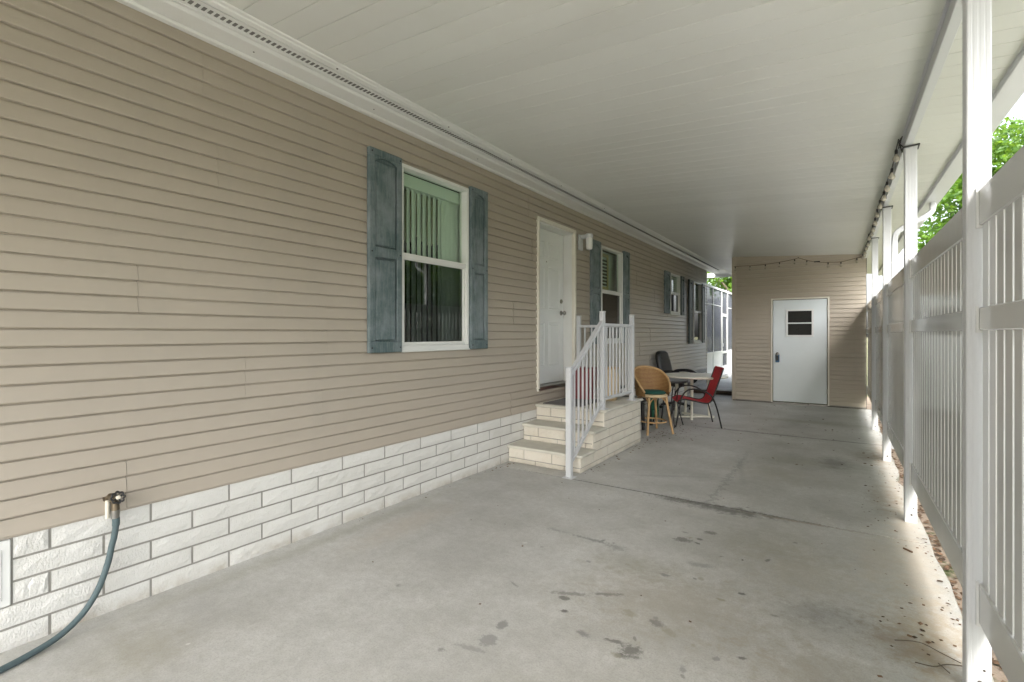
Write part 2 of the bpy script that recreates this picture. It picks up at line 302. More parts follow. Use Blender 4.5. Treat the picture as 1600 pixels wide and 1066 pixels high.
# ------------------------------------------------------------------ building helpers
WM = {}   # world matrix kept for every object that parents others
def frame_at(p=(0, 0, 0), rz=0): return Matrix.Translation(p) @ Matrix.Rotation(rz, 4, 'Z')
def thing(name, label, cat, loc=(0, 0, 0), rz=0, group=None, kind=None):
    o = bpy.data.objects.new(name, None); C.objects.link(o); o.location = loc; o.rotation_euler = (0, 0, rz)
    o.empty_display_size = .1
    if label: o['label'] = label
    if cat: o['category'] = cat
    if group: o['group'] = group
    if kind: o['kind'] = kind
    WM[o.name] = frame_at(loc, rz); return o
def props(o, label=None, cat=None, group=None, kind=None):
    for k, v in (('label', label), ('category', cat), ('group', group), ('kind', kind)):
        if v: o[k] = v
    return o
class MB:
    def __init__(s): s.v = []; s.f = []
    def add(s, vs, fs):
        b = len(s.v); s.v += [Vector(v) for v in vs]; s.f += [tuple(i + b for i in f) for f in fs]; return s
    def box(s, a, b, bev=0.0, T=None):
        x0, y0, z0 = [min(p, q) for p, q in zip(a, b)]; x1, y1, z1 = [max(p, q) for p, q in zip(a, b)]
        if bev <= 0:
            vs = [(x0, y0, z0), (x1, y0, z0), (x1, y1, z0), (x0, y1, z0), (x0, y0, z1), (x1, y0, z1), (x1, y1, z1), (x0, y1, z1)]
            fs = [(0, 3, 2, 1), (4, 5, 6, 7), (0, 1, 5, 4), (1, 2, 6, 5), (2, 3, 7, 6), (3, 0, 4, 7)]
        else:
            bev = min(bev, (x1 - x0) * .45, (y1 - y0) * .45, (z1 - z0) * .45)
            lo = (x0, y0, z0); hi = (x1, y1, z1); vs = []; idx = {}
            for cx in (0, 1):
                for cy in (0, 1):
                    for cz in (0, 1):
                        for ax in range(3):
                            p = []
                            for k, c_ in enumerate((cx, cy, cz)):
                                base = hi[k] if c_ else lo[k]
                                if k != ax: base += -bev if c_ else bev
                                p.append(base)
                            idx[(cx, cy, cz, ax)] = len(vs); vs.append(tuple(p))
            fs = []
            for ax in range(3):
                o1, o2 = [k for k in range(3) if k != ax]
                for c_ in (0, 1):
                    q = []
                    for (p1, p2) in ((0, 0), (1, 0), (1, 1), (0, 1)):
                        key = [0, 0, 0]; key[ax] = c_; key[o1] = p1; key[o2] = p2; q.append(idx[(*key, ax)])
                    fs.append(tuple(q))
                for p1 in (0, 1):
                    for p2 in (0, 1):
                        k0 = [0, 0, 0]; k1 = [0, 0, 0]; k0[ax] = 0; k1[ax] = 1
                        for k_ in (k0, k1): k_[o1] = p1; k_[o2] = p2
                        fs.append((idx[(*k0, o1)], idx[(*k1, o1)], idx[(*k1, o2)], idx[(*k0, o2)]))
            for cx in (0, 1):
                for cy in (0, 1):
                    for cz in (0, 1): fs.append(tuple(idx[(cx, cy, cz, a_)] for a_ in range(3)))
        if T: vs = [T @ Vector(v) for v in vs]
        return s.add(vs, fs)
    def tube(s, pts, r, n=8, cap=True, flat=1.0, closed=False):
        pts = [Vector(p) for p in pts]; rs = r if isinstance(r, (list, tuple)) else [r] * len(pts)
        L = len(pts); b = len(s.v); up = None
        for i, p in enumerate(pts):
            if closed: d = (pts[(i + 1) % L] - pts[i - 1]).normalized()
            else: d = ((pts[min(i + 1, L - 1)]) - pts[max(i - 1, 0)]).normalized()
            if up is None:
                up = Vector((0, 0, 1)) if abs(d.z) < .9 else Vector((1, 0, 0))
            u = d.cross(up).normalized(); vv = u.cross(d).normalized(); up = vv
            for k in range(n):
                a = 2 * math.pi * k / n; s.v.append(p + (u * math.cos(a) + vv * math.sin(a) * flat) * rs[i])
        for i in range(L if closed else L - 1):
            j = (i + 1) % L
            for k in range(n):
                k2 = (k + 1) % n; s.f.append((b + i * n + k, b + i * n + k2, b + j * n + k2, b + j * n + k))
        if cap and not closed:
            s.f.append(tuple(b + k for k in range(n))[::-1]); s.f.append(tuple(b + (L - 1) * n + k for k in range(n)))
        return s
    def lathe(s, prof, c=(0, 0, 0), n=16, T=None):
        b = len(s.v); T = T or Matrix.Identity(4)
        for r, z in prof:
            for k in range(n):
                a = 2 * math.pi * k / n; s.v.append(T @ Vector((c[0] + r * math.cos(a), c[1] + r * math.sin(a), c[2] + z)))
        for i in range(len(prof) - 1):
            for k in range(n):
                k2 = (k + 1) % n; s.f.append((b + i * n + k, b + i * n + k2, b + (i + 1) * n + k2, b + (i + 1) * n + k))
        s.f.append(tuple(b + k for k in range(n))[::-1]); s.f.append(tuple(b + (len(prof) - 1) * n + k for k in range(n))); return s
    def prism(s, poly, a, b, fn):
        # poly: 2-D outline; fn(p2d, t) -> 3-D point, t = a or b
        n = len(poly); vs = [fn(p, a) for p in poly] + [fn(p, b) for p in poly]
        fs = [(i, (i + 1) % n, (i + 1) % n + n, i + n) for i in range(n)] + [tuple(range(n))[::-1], tuple(range(n, 2 * n))]
        return s.add(vs, fs)
    def mesh(s, name, mat, smooth=None, inv=None):
        me = bpy.data.meshes.new(name); vs = s.v if inv is None else [inv @ v for v in s.v]
        me.from_pydata([tuple(v) for v in vs], [], s.f); me.update()
        bm = bmesh.new(); bm.from_mesh(me); bmesh.ops.recalc_face_normals(bm, faces=bm.faces[:]); bm.to_mesh(me); bm.free()
        me.materials.append(mat)
        if smooth is not None:
            me.polygons.foreach_set('use_smooth', [True] * len(me.polygons)); me.set_sharp_from_angle(angle=R(smooth))
        return me
    def build(s, name, mat, parent=None, smooth=None, world=False, label=None, raw=False):
        """raw: skip the normal pass (large leaf meshes)"""
        inv = WM[parent.name].inverted() if (parent and world) else None
        if raw:
            me = bpy.data.meshes.new(name); me.from_pydata([tuple(v) for v in s.v], [], s.f); me.update(); me.materials.append(mat)
        else: me = s.mesh(name, mat, smooth, inv)
        o = bpy.data.objects.new(name, me); C.objects.link(o)
        if parent: o.parent = parent; WM[o.name] = WM[parent.name].copy()
        else: WM[o.name] = Matrix.Identity(4)
        if label: o['label'] = label
        return o
def place(name, me, parent, loc, rz=0):
    o = bpy.data.objects.new(name, me); C.objects.link(o); o.parent = parent; o.location = loc; o.rotation_euler = (0, 0, rz); return o
def one(mb, name, mat, label, cat, loc, group=None, kind=None, smooth=None, world=True):
    """a thing that is one mesh; verts given in world space, origin moved to its base"""
    me = mb.mesh(name, mat, smooth, Matrix.Translation(loc).inverted() if world else None)
    o = bpy.data.objects.new(name, me); C.objects.link(o); o.location = loc; props(o, label, cat, group, kind); WM[o.name] = Matrix.Translation(loc); return o
def arc(c, r, a0, a1, n, fn): return [fn(c[0] + r * math.cos(a0 + (a1 - a0) * i / n), c[1] + r * math.sin(a0 + (a1 - a0) * i / n)) for i in range(n + 1)]
def smooth_path(pts, sub=6):
    pts = [Vector(p) for p in pts]; out = []
    for i in range(len(pts) - 1):
        p0 = pts[max(i - 1, 0)]; p1 = pts[i]; p2 = pts[i + 1]; p3 = pts[min(i + 2, len(pts) - 1)]
        for k in range(sub):
            t = k / sub
            out.append(.5 * ((2 * p1) + (-p0 + p2) * t + (2 * p0 - 5 * p1 + 4 * p2 - p3) * t * t + (-p0 + 3 * p1 - 3 * p2 + p3) * t ** 3))
    out.append(pts[-1]); return out

# ================================================================== SETTING
WX = -3.10                       # face of the house wall
def ceil_z(x): return 2.927 - .062 * x
CF = frame_at((.4215, 0, 0), .0102)   # carport line of posts, a hair off parallel
def cf(x, y, z): return CF @ Vector((x, y, z))
# lawn to the horizon
g = MB(); g.add([(-250, -250, -.09), (250, -250, -.09), (250, 250, -.09), (-250, 250, -.09)], [(0, 1, 2, 3)])
one(g, 'ground', M['grass'], None, None, (0, 0, -.09), kind='structure')
g = MB()
n = 40
for i in range(n):
    y0 = -2 + i * .4; y1 = y0 + .4
    for j in range(4):
        xa, xb = [.05 + t * .16 for t in (j, j + 1)]
        zz = lambda x, y: -.035 - .02 * noise.noise(Vector((x * 4, y * 4, 0))) - .012 * (x > .5)
        g.add([cf(xa, y0, zz(xa, y0)), cf(xb, y0, zz(xb, y0)), cf(xb, y1, zz(xb, y1)), cf(xa, y1, zz(xa, y1))], [(0, 1, 2, 3)])
one(g, 'soil_strip', M['soil'], None, None, (.5, 5, -.05), kind='structure')
# carport floor: slabs parted by sunk joints, the right edge broken and uneven
floor = thing('carport_floor', None, None, (-1.3, 4, 0), kind='structure')
ys = [-4.3, 4.3, 7.8, 11.36]
for k in range(3):
    y0, y1 = ys[k] + .008, ys[k + 1] - .008; s = MB()
    top = []; m_ = 46
    for i in range(m_ + 1):
        y = y0 + (y1 - y0) * i / m_
        e = .105 + .018 * noise.noise(Vector((0, y * 2.3, 1))) + .010 * noise.noise(Vector((3, y * 9, 1)))
        if 5.75 < y < 6.25: e -= .05 * math.sin((y - 5.75) / .5 * math.pi)
        top.append(cf(e, y, 0).x)
    for i in range(m_):
        ya = y0 + (y1 - y0) * i / m_; yb = y0 + (y1 - y0) * (i + 1) / m_; xa, xb = top[i], top[i + 1]
        za = -.0; b = len(s.v)
        s.add([(-3.2, ya, 0), (xa - .006, ya, 0), (xb - .006, yb, 0), (-3.2, yb, 0), (xa, ya, -.007), (xb, yb, -.007), (xa, ya, -.1), (xb, yb, -.1)],
              [(0, 1, 2, 3), (1, 4, 5, 2), (4, 6, 7, 5)])
    s.add([(-3.2, y0, 0), (top[0] - .006, y0, 0), (top[0] - .006, y0 - .001, -.0015), (-3.2, y0 - .001, -.0015), (top[0] - .006, y0 - .001, -.1), (-3.2, y0 - .001, -.1)], [(0, 1, 2, 3), (3, 2, 4, 5)])
    s.add([(-3.2, y1, 0), (top[-1] - .006, y1, 0), (top[-1] - .006, y1 + .001, -.0015), (-3.2, y1 + .001, -.0015), (top[-1] - .006, y1 + .001, -.1), (-3.2, y1 + .001, -.1)], [(0, 1, 2, 3), (3, 2, 4, 5)])
    s.build('concrete_slab', M['concrete'], floor, world=True)
s = MB(); s.box((-3.2, 11.368, -.1), (-1.95, 12.2, -.002)); s.build('concrete_slab', M['concrete'], floor, world=True)
s = MB(); s.box((-3.2, -4.3, -.1), (.38, 11.36, -.0045)); s.build('joint_bed', M['sheath'], floor, world=True)
s = MB(); s.box((-3.2, -16, -.12), (.8, -4.31, -.004), .004); one(s, 'driveway', M['concrete'], None, None, (-1.3, -9, -.12), kind='structure')  # unseen concrete added behind the camera to bounce daylight under the roof
s = MB(); s.box((2.2, -12, -.12), (6.0, 14, -.02), .01); one(s, 'neighbouring_driveway', M['concrete'], None, None, (4, 1, -.12), kind='structure')  # unseen slab added beyond the fence to bounce light onto the ceiling
pt = thing('patio', None, None, (-2.5, 15, 0), kind='structure')
s = MB(); s.box((-3.2, 12.24, -.05), (-1.6, 26, .10), .008); s.build('concrete_slab', M['concrete'], pt, world=True)
s = MB(); s.box((-3.2, 12.205, 0.002), (-1.9, 12.237, .088), .004); s.build('edge_board', M['planks'], pt, world=True)

# ================================================================== HOUSE
house = thing('manufactured_home', 'long tan vinyl sided home with white painted brick skirting, left of the carport', 'house', (WX, 6.4, 0))
Y0, Y1 = -4.2, 13.93; E_ = .08467; ZS = .508
W1 = (2.894, 3.79, 1.262, 2.845); DR = (5.109, 6.134, .715, 2.84); W2 = (6.99, 7.86, 1.262, 2.765)
W3 = (10.60, 11.33, 1.825, 2.715); W4 = (12.56, 13.32, 1.18, 2.71)
OPEN = [W1, DR, W2, W3, W4]
def subtract(iv, cuts):
    out = [iv]
    for a, b in cuts:
        nx = []
        for p, q in out:
            if b <= p or a >= q: nx.append((p, q)); continue
            if p < a: nx.append((p, a))
            if b < q: nx.append((b, q))
        out = nx
    return out
def board_profile(zl, zh, e):
    full = [(.012, 0), (.0175, .002), (.018, .006), (.0055, e - .010), (-.0005, e - .008), (-.0005, e)]
    def xo(z):
        for (xa, za), (xb, zb) in zip(full, full[1:]):
            if z <= zb: return xa + (xb - xa) * max(0, (z - za)) / (zb - za)
        return full[-1][0]
    zs = sorted({zl, zh, *[z for _, z in full if zl < z < zh]})
    return [(-.004, zl)] + [(xo(z), z) for z in zs] + [(-.004, zh)]
def siding(parent, mat, u0, u1, z0, z1, opens, fn, seams=None, name='siding_board'):
    k = 0; z = z0
    while z < z1 - .004:
        e = E_; zt = min(z + e, z1); g_ = k // 3
        cuts = []
        for (a, b, c, d) in opens:
            if d > z + .003 and c < zt - .003: cuts.append((a, b, c, d))
        pieces = [(a, b, z, zt) for a, b in subtract((u0, u1), [(c_[0], c_[1]) for c_ in cuts])]
        for (a, b, c, d) in cuts:
            if c > z + .006: pieces.append((a, b, z, c))
            if d < zt - .006: pieces.append((a, b, d, zt))
        sm = (seams or {}).get(g_, [])
        for (a, b, c, d) in pieces:
            pts = [a] + [s_ for s_ in sm if a + .05 < s_ < b - .05] + [b]
            for i in range(len(pts) - 1):
                p, q = pts[i], pts[i + 1]
                off = .0026 if (i % 2) else 0.0
                pr = board_profile(c - z, d - z, e)
                m_ = MB(); m_.prism(pr, p, q - (0 if i == len(pts) - 2 else .0022), lambda v, t: fn(t, v[1] + z, v[0] + (off if v[0] > 0 else 0)))
                m_.build(name, mat, parent, world=True)
        z += e; k += 1
random.seed(4)
seams = {}
for gi in range(11):
    st = {0: 1.0, 1: 2.16, 2: 1.612, 3: 2.2, 4: 4.6, 5: 3.3, 6: 2.45, 7: 5.0, 8: 2.2, 9: 1.366, 10: 4.0}[gi]
    seams[gi] = [st + 3.55 * k for k in range(-2, 4) if st + 3.55 * k > Y0 + .3]
siding(house, M['siding'], Y0, Y1 - .012, ZS, 3.135, OPEN, lambda u, z, o: (WX + o, u, z), seams)
# sheathing behind the siding, open at the windows and the door
sh = MB()
edges = sorted({Y0, Y1, *[q for o in OPEN for q in o[:2]]})
for a, b in zip(edges, edges[1:]):
    zc = [(o[2], o[3]) for o in OPEN if o[0] <= a + 1e-6 and o[1] >= b - 1e-6]
    for p, q in subtract((0.0, 3.3), zc): sh.box((WX - .09, a, p), (WX - .0045, b, q))
sh.build('wall', M['sheath'], house, world=True)
s = MB(); s.box((WX - .03, Y1 - .012, .02), (WX + .016, Y1 + .05, 3.14), .003); s.build('corner_post', M['siding'], house, world=True)
s = MB(); s.box((-11, Y1 - .1, 0), (WX - .09, Y1 - .02, 3.3)); s.box((-11, Y0, 0), (WX - .09, Y0 + .08, 3.3)); s.box((-11, Y0, 0), (-10.9, Y1, 3.3)); s.build('end_wall', M['siding'], house, world=True)
s = MB(); s.prism([(-11.3, 3.25), (-7.1, 4.4), (-3.0, 3.25), (-3.0, 3.18), (-11.3, 3.18)], Y0 - .2, Y1 + .3, lambda p, t: (p[0], t, p[1])); s.build('roof', M['ceiling'], house, world=True)
# J-channel just above the bricks
s = MB(); s.box((WX, Y0, .500), (WX + .012, Y1 - .013, .507)); s.build('starter_strip', M['siding'], house, world=True)
# brick skirting
s = MB(); s.box((WX - .08, Y0, -.05), (WX + .0035, Y1, .499)); s.build('mortar_bed', M['mortar'], house, world=True)
def brick_mesh(name, L, h, d, mat, seed, rough=.0022):
    rnd = random.Random(seed); m_ = MB(); nx, nz = 7, 3; vs = []; b = .004
    for i in range(nx + 1):
        for j in range(nz + 1):
            u = -L / 2 + L * i / nx; z = h * j / nz
            edge = i in (0, nx) or j in (0, nz)
            x = d - (b if edge else rnd.uniform(-rough, rough) * 1.0)
            if not edge: u += rnd.uniform(-.008, .008); z += rnd.uniform(-.006, .006)
            vs.append((x, u, z))
    fs = [(i * (nz + 1) + j, (i + 1) * (nz + 1) + j, (i + 1) * (nz + 1) + j + 1, i * (nz + 1) + j + 1) for i in range(nx) for j in range(nz)]
    base = len(vs); ring = [i * (nz + 1) for i in range(nx + 1)] + [nx * (nz + 1) + j for j in range(1, nz + 1)] + [i * (nz + 1) + nz for i in range(nx - 1, -1, -1)] + [j for j in range(nz - 1, 0, -1)]
    bk = []
    for r_ in ring: p = vs[r_]; bk.append(len(vs)); vs.append((0, p[1], p[2]))
    for k in range(len(ring)): fs.append((ring[k], ring[(k + 1) % len(ring)], bk[(k + 1) % len(ring)], bk[k]))
    m_.add(vs, fs); return m_.mesh(name, mat)
BL, BH = .4064, .1016
bricks = [brick_mesh('brick', BL - .012, BH - .011, .011, M['brick'], i) for i in range(6)]
hl = Vector((WX, 6.4, 0)); rb = random.Random(5)
panel = (-.2, .572, .20, .50)
def put_brick(y0, y1, z, x=WX):
    if y1 - y0 > BL - .02: me = rb.choice(bricks)
    else: me = brick_mesh('brick', y1 - y0, BH - .011, .011, M['brick'], rb.random())
    place('brick', me, house, Vector((x + rb.uniform(-.0012, .0012), (y0 + y1) / 2, z)) - hl)
for row in range(5):
    z = row * BH + .0005; ph = 1.110 if row % 2 == 0 else .907
    k = -14
    while True:
        a = ph + (k) * BL + .006; b = a + BL - .012; k += 1
        if a > Y1 - .05: break
        if b < Y0: continue
        a_, b_ = max(a, Y0), min(b, Y1 - .01)
        if row >= 2:
            segs = subtract((a_, b_), [(panel[0] - .01, panel[1] + .008)])
        else: segs = [(a_, b_)]
        for p, q in segs:
            if q - p > .03 and not (p > 5.1 and q < 6.25 and row < 5): put_brick(p, q, z + (0 if row else .0))
s = MB(); s.box((WX - .02, panel[0], panel[2]), (WX + .014, panel[1], panel[3] - .006), .004); s.box((WX + .012, panel[0] + .03, panel[2] + .03), (WX + .018, panel[1] - .03, panel[3] - .04), .003)
ap = s.build('access_panel', M['trim'], house, world=True)

# eave: crown trim, perforated soffit, header channel
s = MB(); s.prism([(WX, 3.118), (WX + .05, 3.112), (WX + .062, 3.120), (WX + .062, 3.124), (WX + .20, 3.121), (WX + .215, 3.130), (WX + .215, 3.15), (WX, 3.15)], Y0, 14.975, lambda p, t: (p[0], t, p[1])); s.build('eave_trim', M['trim'], house, world=True)
s = MB(); s.box((WX + .2152, Y0, 3.132), (-2.63, 14.975, 3.142))
s.box((-2.86, Y0, 3.1265), (-2.853, Y1 + .25, 3.1318)); s.box((-2.76, Y0, 3.1265), (-2.753, Y1 + .25, 3.1318))
s.build('soffit', M['trim'], house, world=True)
s = MB()
y = Y0
while y < Y1 + .2:
    s.box((-2.825, y, 3.1285), (-2.79, y + .016, 3.1316)); y += .032
o = s.build('vent_slots', M['hole'], house, world=True); o['kind'] = 'stuff'
s = MB(); s.prism([(-2.655, 3.142), (-2.655, 3.083), (-2.65, 3.078), (-2.628, 3.078), (-2.622, 3.083), (-2.615, 3.083), (-2.595, 3.081), (-2.59, 3.086), (-2.59, 3.142)], Y0, Y1 + 1.0, lambda p, t: (p[0], t, p[1])); s.build('header_channel', M['trim'], house, world=True)
s = MB()
for y in [1.95, 3.0, 3.9, 4.9, 6.1]: s.lathe([(.006, 0), (.006, .004)], (-2.64, y, 3.074), 8)
for y in [1.6, 2.52, 3.8]: s.lathe([(.0045, 0), (.0045, .003)], (-2.97, y, 3.119), 8)
o = s.build('screw_heads', M['screw'], house, world=True); o['kind'] = 'stuff'

# windows -----------------------------------------------------------
def ring(mb, y0, y1, z0, z1, wd, xa, xb, bev=.003, bot=None):
    bot = bot or wd
    mb.box((xa, y0, z0), (xb, y1, z0 + bot), bev); mb.box((xa, y0, z1 - wd), (xb, y1, z1), bev)
    mb.box((xa, y0, z0 + bot - .001), (xb - .0007, y0 + wd, z1 - wd + .001), bev); mb.box((xa, y1 - wd, z0 + bot - .001), (xb - .0007, y1, z1 - wd + .001), bev)
def window(W, zm, style):
    y0, y1, z0, z1 = W
    f = MB(); ring(f, y0, y1, z0, z1, .03, WX - .07, WX + .030, bot=.05)
    fr = f.build('window', M['trim'], house, world=True)
    m_ = MB(); ring(m_, y0 + .0302, y1 - .0302, z0 + .0502, zm, .03, WX - .03, WX + .008, .003); m_.build('lower_sash', M['trim'], fr, world=True)
    m_ = MB(); m_.box((WX - .055, y0 + .0302, zm - .02), (WX + .018, y1 - .0302, zm + .025), .003); m_.build('meeting_rail', M['trim'], fr, world=True)
    m_ = MB(); m_.box((WX - .045, y0 + .03, zm + .024), (WX - .041, y1 - .03, z1 - .03)); m_.build('pane', M['glass_up'], fr, world=True)
    m_ = MB(); m_.box((WX - .012, y0 + .059, z0 + .079), (WX - .008, y1 - .059, zm - .029)); m_.build('pane', M['glass_low'], fr, world=True)
    m_ = MB(); m_.box((WX + .0302, y0 - .004, z0 - .004), (WX + .040, y1 + .004, z0 + .012), .003); m_.build('sill', M['trim'], fr, world=True)
    # the room behind
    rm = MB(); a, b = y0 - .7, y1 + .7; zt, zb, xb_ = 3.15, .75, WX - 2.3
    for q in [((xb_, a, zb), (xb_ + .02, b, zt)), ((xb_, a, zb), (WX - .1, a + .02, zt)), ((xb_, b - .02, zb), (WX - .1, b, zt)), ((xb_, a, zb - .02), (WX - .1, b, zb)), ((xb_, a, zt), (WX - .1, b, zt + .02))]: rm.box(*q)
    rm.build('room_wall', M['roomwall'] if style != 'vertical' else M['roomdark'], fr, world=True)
    if style == 'vertical':
        hr = MB(); hr.box((WX - .17, y0 - .02, z1 - .14), (WX - .085, y1 + .02, z1 - .03), .004); hr.build('blind_headrail', M['blind'], fr, world=True)
        yy = y0 + .03; i = 0; rr = random.Random(2)
        while yy < y1 + .02:
            a_ = R(68 + rr.uniform(-6, 6)) if yy < y1 - .22 else R(88)
            dx, dy = .044 * math.cos(a_), .044 * math.sin(a_); cx = WX - .13
            v = MB(); nn = 4; th = .0012
            for t in range(nn):
                s0, s1 = -1 + 2 * t / nn, -1 + 2 * (t + 1) / nn; b0, b1 = .006 * (1 - s0 * s0), .006 * (1 - s1 * s1)
                P0 = (cx + dx * s0 * -1 + b0, yy + dy * s0); P1 = (cx + dx * s1 * -1 + b1, yy + dy * s1)
                v.add([(P0[0], P0[1], z0 + .03), (P1[0], P1[1], z0 + .03), (P1[0], P1[1], z1 - .12), (P0[0], P0[1], z1 - .12)], [(0, 1, 2, 3)])
            v.build('blind_slat', M['blind'], fr, world=True, smooth=60); yy += .068; i += 1
        lc = MB(); nn = 60; prev = None
        for t in range(nn + 1):
            y = y0 - .02 + (y1 - y0 + .04) * t / nn; x = WX - .21 + .018 * math.sin(t * .9)
            zb_ = z1 - .50 - .10 * abs(math.sin(t * math.pi / 15)) + .02 * math.sin(t * 2.1)
            cur = [(x, y, z1 - .12), (x + .006 * math.sin(t), y, (z1 - .12 + zb_) / 2), (x, y, zb_)]
            if prev: lc.add(prev + cur, [(0, 3, 4, 1), (1, 4, 5, 2)])
            prev = cur
        lc.build('lace_valance', M['lace'], fr, world=True, smooth=60)
    elif style == 'louvre':
        pback = MB(); pback.box((WX - .20, y0 - .1, zm), (WX - .19, y1 + .3, z1)); pback.build('roller_blind', M['blind'], fr, world=True)  # pale panel added to brighten the room seen through the upper pane
        lf = MB(); ring(lf, y0 + .22, y0 + .60, zm + .05, z1 - .06, .05, WX - .13, WX - .11)
        lf.build('louvre_frame', M['louvre'], fr, world=True)
        for k in range(8):
            q = MB(); zz = zm + .12 + k * .055; q.box((WX - .13, y0 + .272, zz), (WX - .115, y0 + .548, zz + .03), .002); q.build('louvre', M['roomdark'], fr, world=True)
    else:
        bl = MB(); k = 0; zz = zm + .02 if style == 'mini' else z0 + .1
        while zz < z1 - .05:
            bl.box((WX - .075, y0 + .032, zz), (WX - .062, y1 - .032, zz + .036), .002); zz += .045
        o = bl.build('mini_blind', M['trim'], fr, world=True); o['kind'] = 'stuff'
    return fr
window(W1, 2.075, 'vertical'); window(W2, 2.075, 'louvre'); window(W3, 2.30, 'mini'); window(W4, 1.97, 'mini')

# shutters ------------------------------------------------------------
def shutter(y0, y1, z0, z1, mat, zsplit, label=None):
    d0, d1 = WX + .016, WX + .052; fw = .055; pw = .022
    m_ = MB(); bev = .004
    ring(m_, y0, y1, z0, z1, fw, d0 - .004, d1, bev, bot=.085)
    m_.box((d0, y0 + fw - .002, zsplit - .04), (d1 - .0015, y1 - fw + .002, zsplit + .04), bev)
    m_.box((d0, y0 + fw - .003, z0 + .08), (d0 + .010, y1 - fw + .003, z1 - fw + .003))
    # arched head piece
    n_ = 10; yy0, yy1 = y0 + fw, y1 - fw; poly = [(yy0, z1 - fw), (yy1, z1 - fw)] + [(yy1 - (yy1 - yy0) * t / n_, z1 - fw - .035 + .03 * math.sin(math.pi * t / n_)) for t in range(n_ + 1)]
    m_.prism(poly, d0, d1 - .003, lambda p, t: (t, p[0], p[1]))
    sh_ = m_.build('shutter', mat, house, world=True, label=label)
    for a, b in ((z0 + .085 + .012, zsplit - .052), (zsplit + .052, z1 - fw - .045)):
        q = MB(); q.box((d0 + .009, y0 + fw + .010, a), (d1 - .006, y1 - fw - .010, b), .012); q.build('raised_panel', mat, sh_, world=True)
    q = MB()
    for yy in (y0 + .022, y1 - .022):
        for zz in (z0 + .04, zsplit, z1 - .03): q.lathe([(.007, 0), (.006, .003)], (0, 0, 0), 8, Matrix.Translation((d1, yy, zz)) @ Matrix.Rotation(R(90), 4, 'Y'))
    o = q.build('shutter_screws', M['dark'], sh_, world=True); o['kind'] = 'stuff'
shutter(2.548, 2.886, 1.262, 2.872, M['shutter'], 2.06); shutter(3.80, 4.075, 1.262, 2.872, M['shutter'], 2.06)
shutter(6.60, 6.925, 1.262, 2.80, M['shutter'], 2.05); shutter(7.87, 8.13, 1.262, 2.80, M['shutter'], 2.05)
shutter(10.15, 10.50, 1.84, 2.72, M['shutter'], 2.27); shutter(11.34, 11.60, 1.84, 2.72, M['shutter_d'], 2.27, 'dark green shutter')
shutter(12.04, 12.36, 1.18, 2.71, M['shutter_d'], 1.95, 'dark green shutter'); shutter(13.33, 13.60, 1.18, 2.71, M['shutter_d'], 1.95, 'dark green shutter')

# front door ------------------------------------------------------------
y0, y1, z0, z1 = DR; dx = WX - .15
s = MB()
cs = .045
s.box((WX - .02, y0, z0), (WX + .032, y0 + cs, z1), .005); s.box((WX - .02, y1 - cs, z0), (WX + .032, y1, z1), .005); s.box((WX - .02, y0 + cs + .0005, z1 - cs), (WX + .0315, y1 - cs - .0005, z1), .005)
dc = s.build('door_casing', M['cream'], house, world=True)
s = MB(); s.box((WX - .2, y0 + .001, z0 + .0), (WX - .001, y0 + .035, z1 - .001)); s.box((WX - .2, y1 - .035, z0), (WX - .001, y1 - .001, z1 - .001)); s.box((WX - .2, y0 + .0355, z1 - .06), (WX - .001, y1 - .0355, z1 - .0015)); s.build('jamb', M['trim'], dc, world=True)
s = MB(); s.box((WX - .2, y0 + .036, z0 - .02), (WX + .005, y1 - .036, z0 + .045), .006); s.build('threshold', M['metal'], dc, world=True)
a, b = y0 + .037, y1 - .043; zz0, zz1 = z0 + .05, z1 - .063
s = MB(); s.box((dx - .04, a, zz0), (dx, b, zz1), .003); door = s.build('front_door', M['doorwhite'], house, world=True)
s = MB(); s.box((dx - .05, y0 + .002, z0), (dx - .042, y1 - .002, z1)); s.build('door_backing', M['dark'], house, world=True)
wd = b - a; st = .115; mid = (a + b) / 2
cols = [(a + st, mid - .05), (mid + .05, b - st)]; rows = [(zz0 + .22, zz0 + .80), (zz0 + .97, zz0 + 1.53), (zz0 + 1.64, zz0 + 1.86)]
for (ya, yb) in cols:
    for (za, zb) in rows:
        q = MB(); ring(q, ya, yb, za, zb, .018, dx - .003, dx + .009, .006); q.box((dx - .003, ya + .034, za + .034), (dx + .008, yb - .034, zb - .034), .007)
        q.build('door_panel', M['doorwhite'], door, world=True)
def knobpart(name, zc, prof, yk):
    q = MB(); q.lathe(prof, (0, 0, 0), 16, Matrix.Translation((dx, yk, zc)) @ Matrix.Rotation(R(90), 4, 'Y')); q.build(name, M['metal'], door, world=True, smooth=40)
knobpart('doorknob', 1.70, [(.034, 0), (.034, .006), (.014, .010), (.012, .032), (.026, .042), (.030, .056), (.022, .070), (.004, .073)], b - .07)
knobpart('deadbolt', 1.86, [(.030, 0), (.028, .014), (.014, .018), (.012, .026)], b - .07)
knobpart('peephole', 2.36, [(.009, 0), (.009, .006)], mid)
s = MB(); s.lathe([(.01, 0), (.01, .006)], (0, 0, 0), 8, Matrix.Translation((WX + .03, y0 + .02, z0 + .02)) @ Matrix.Rotation(R(90), 4, 'Y')); s.build('door_stop', M['dark'], dc, world=True)

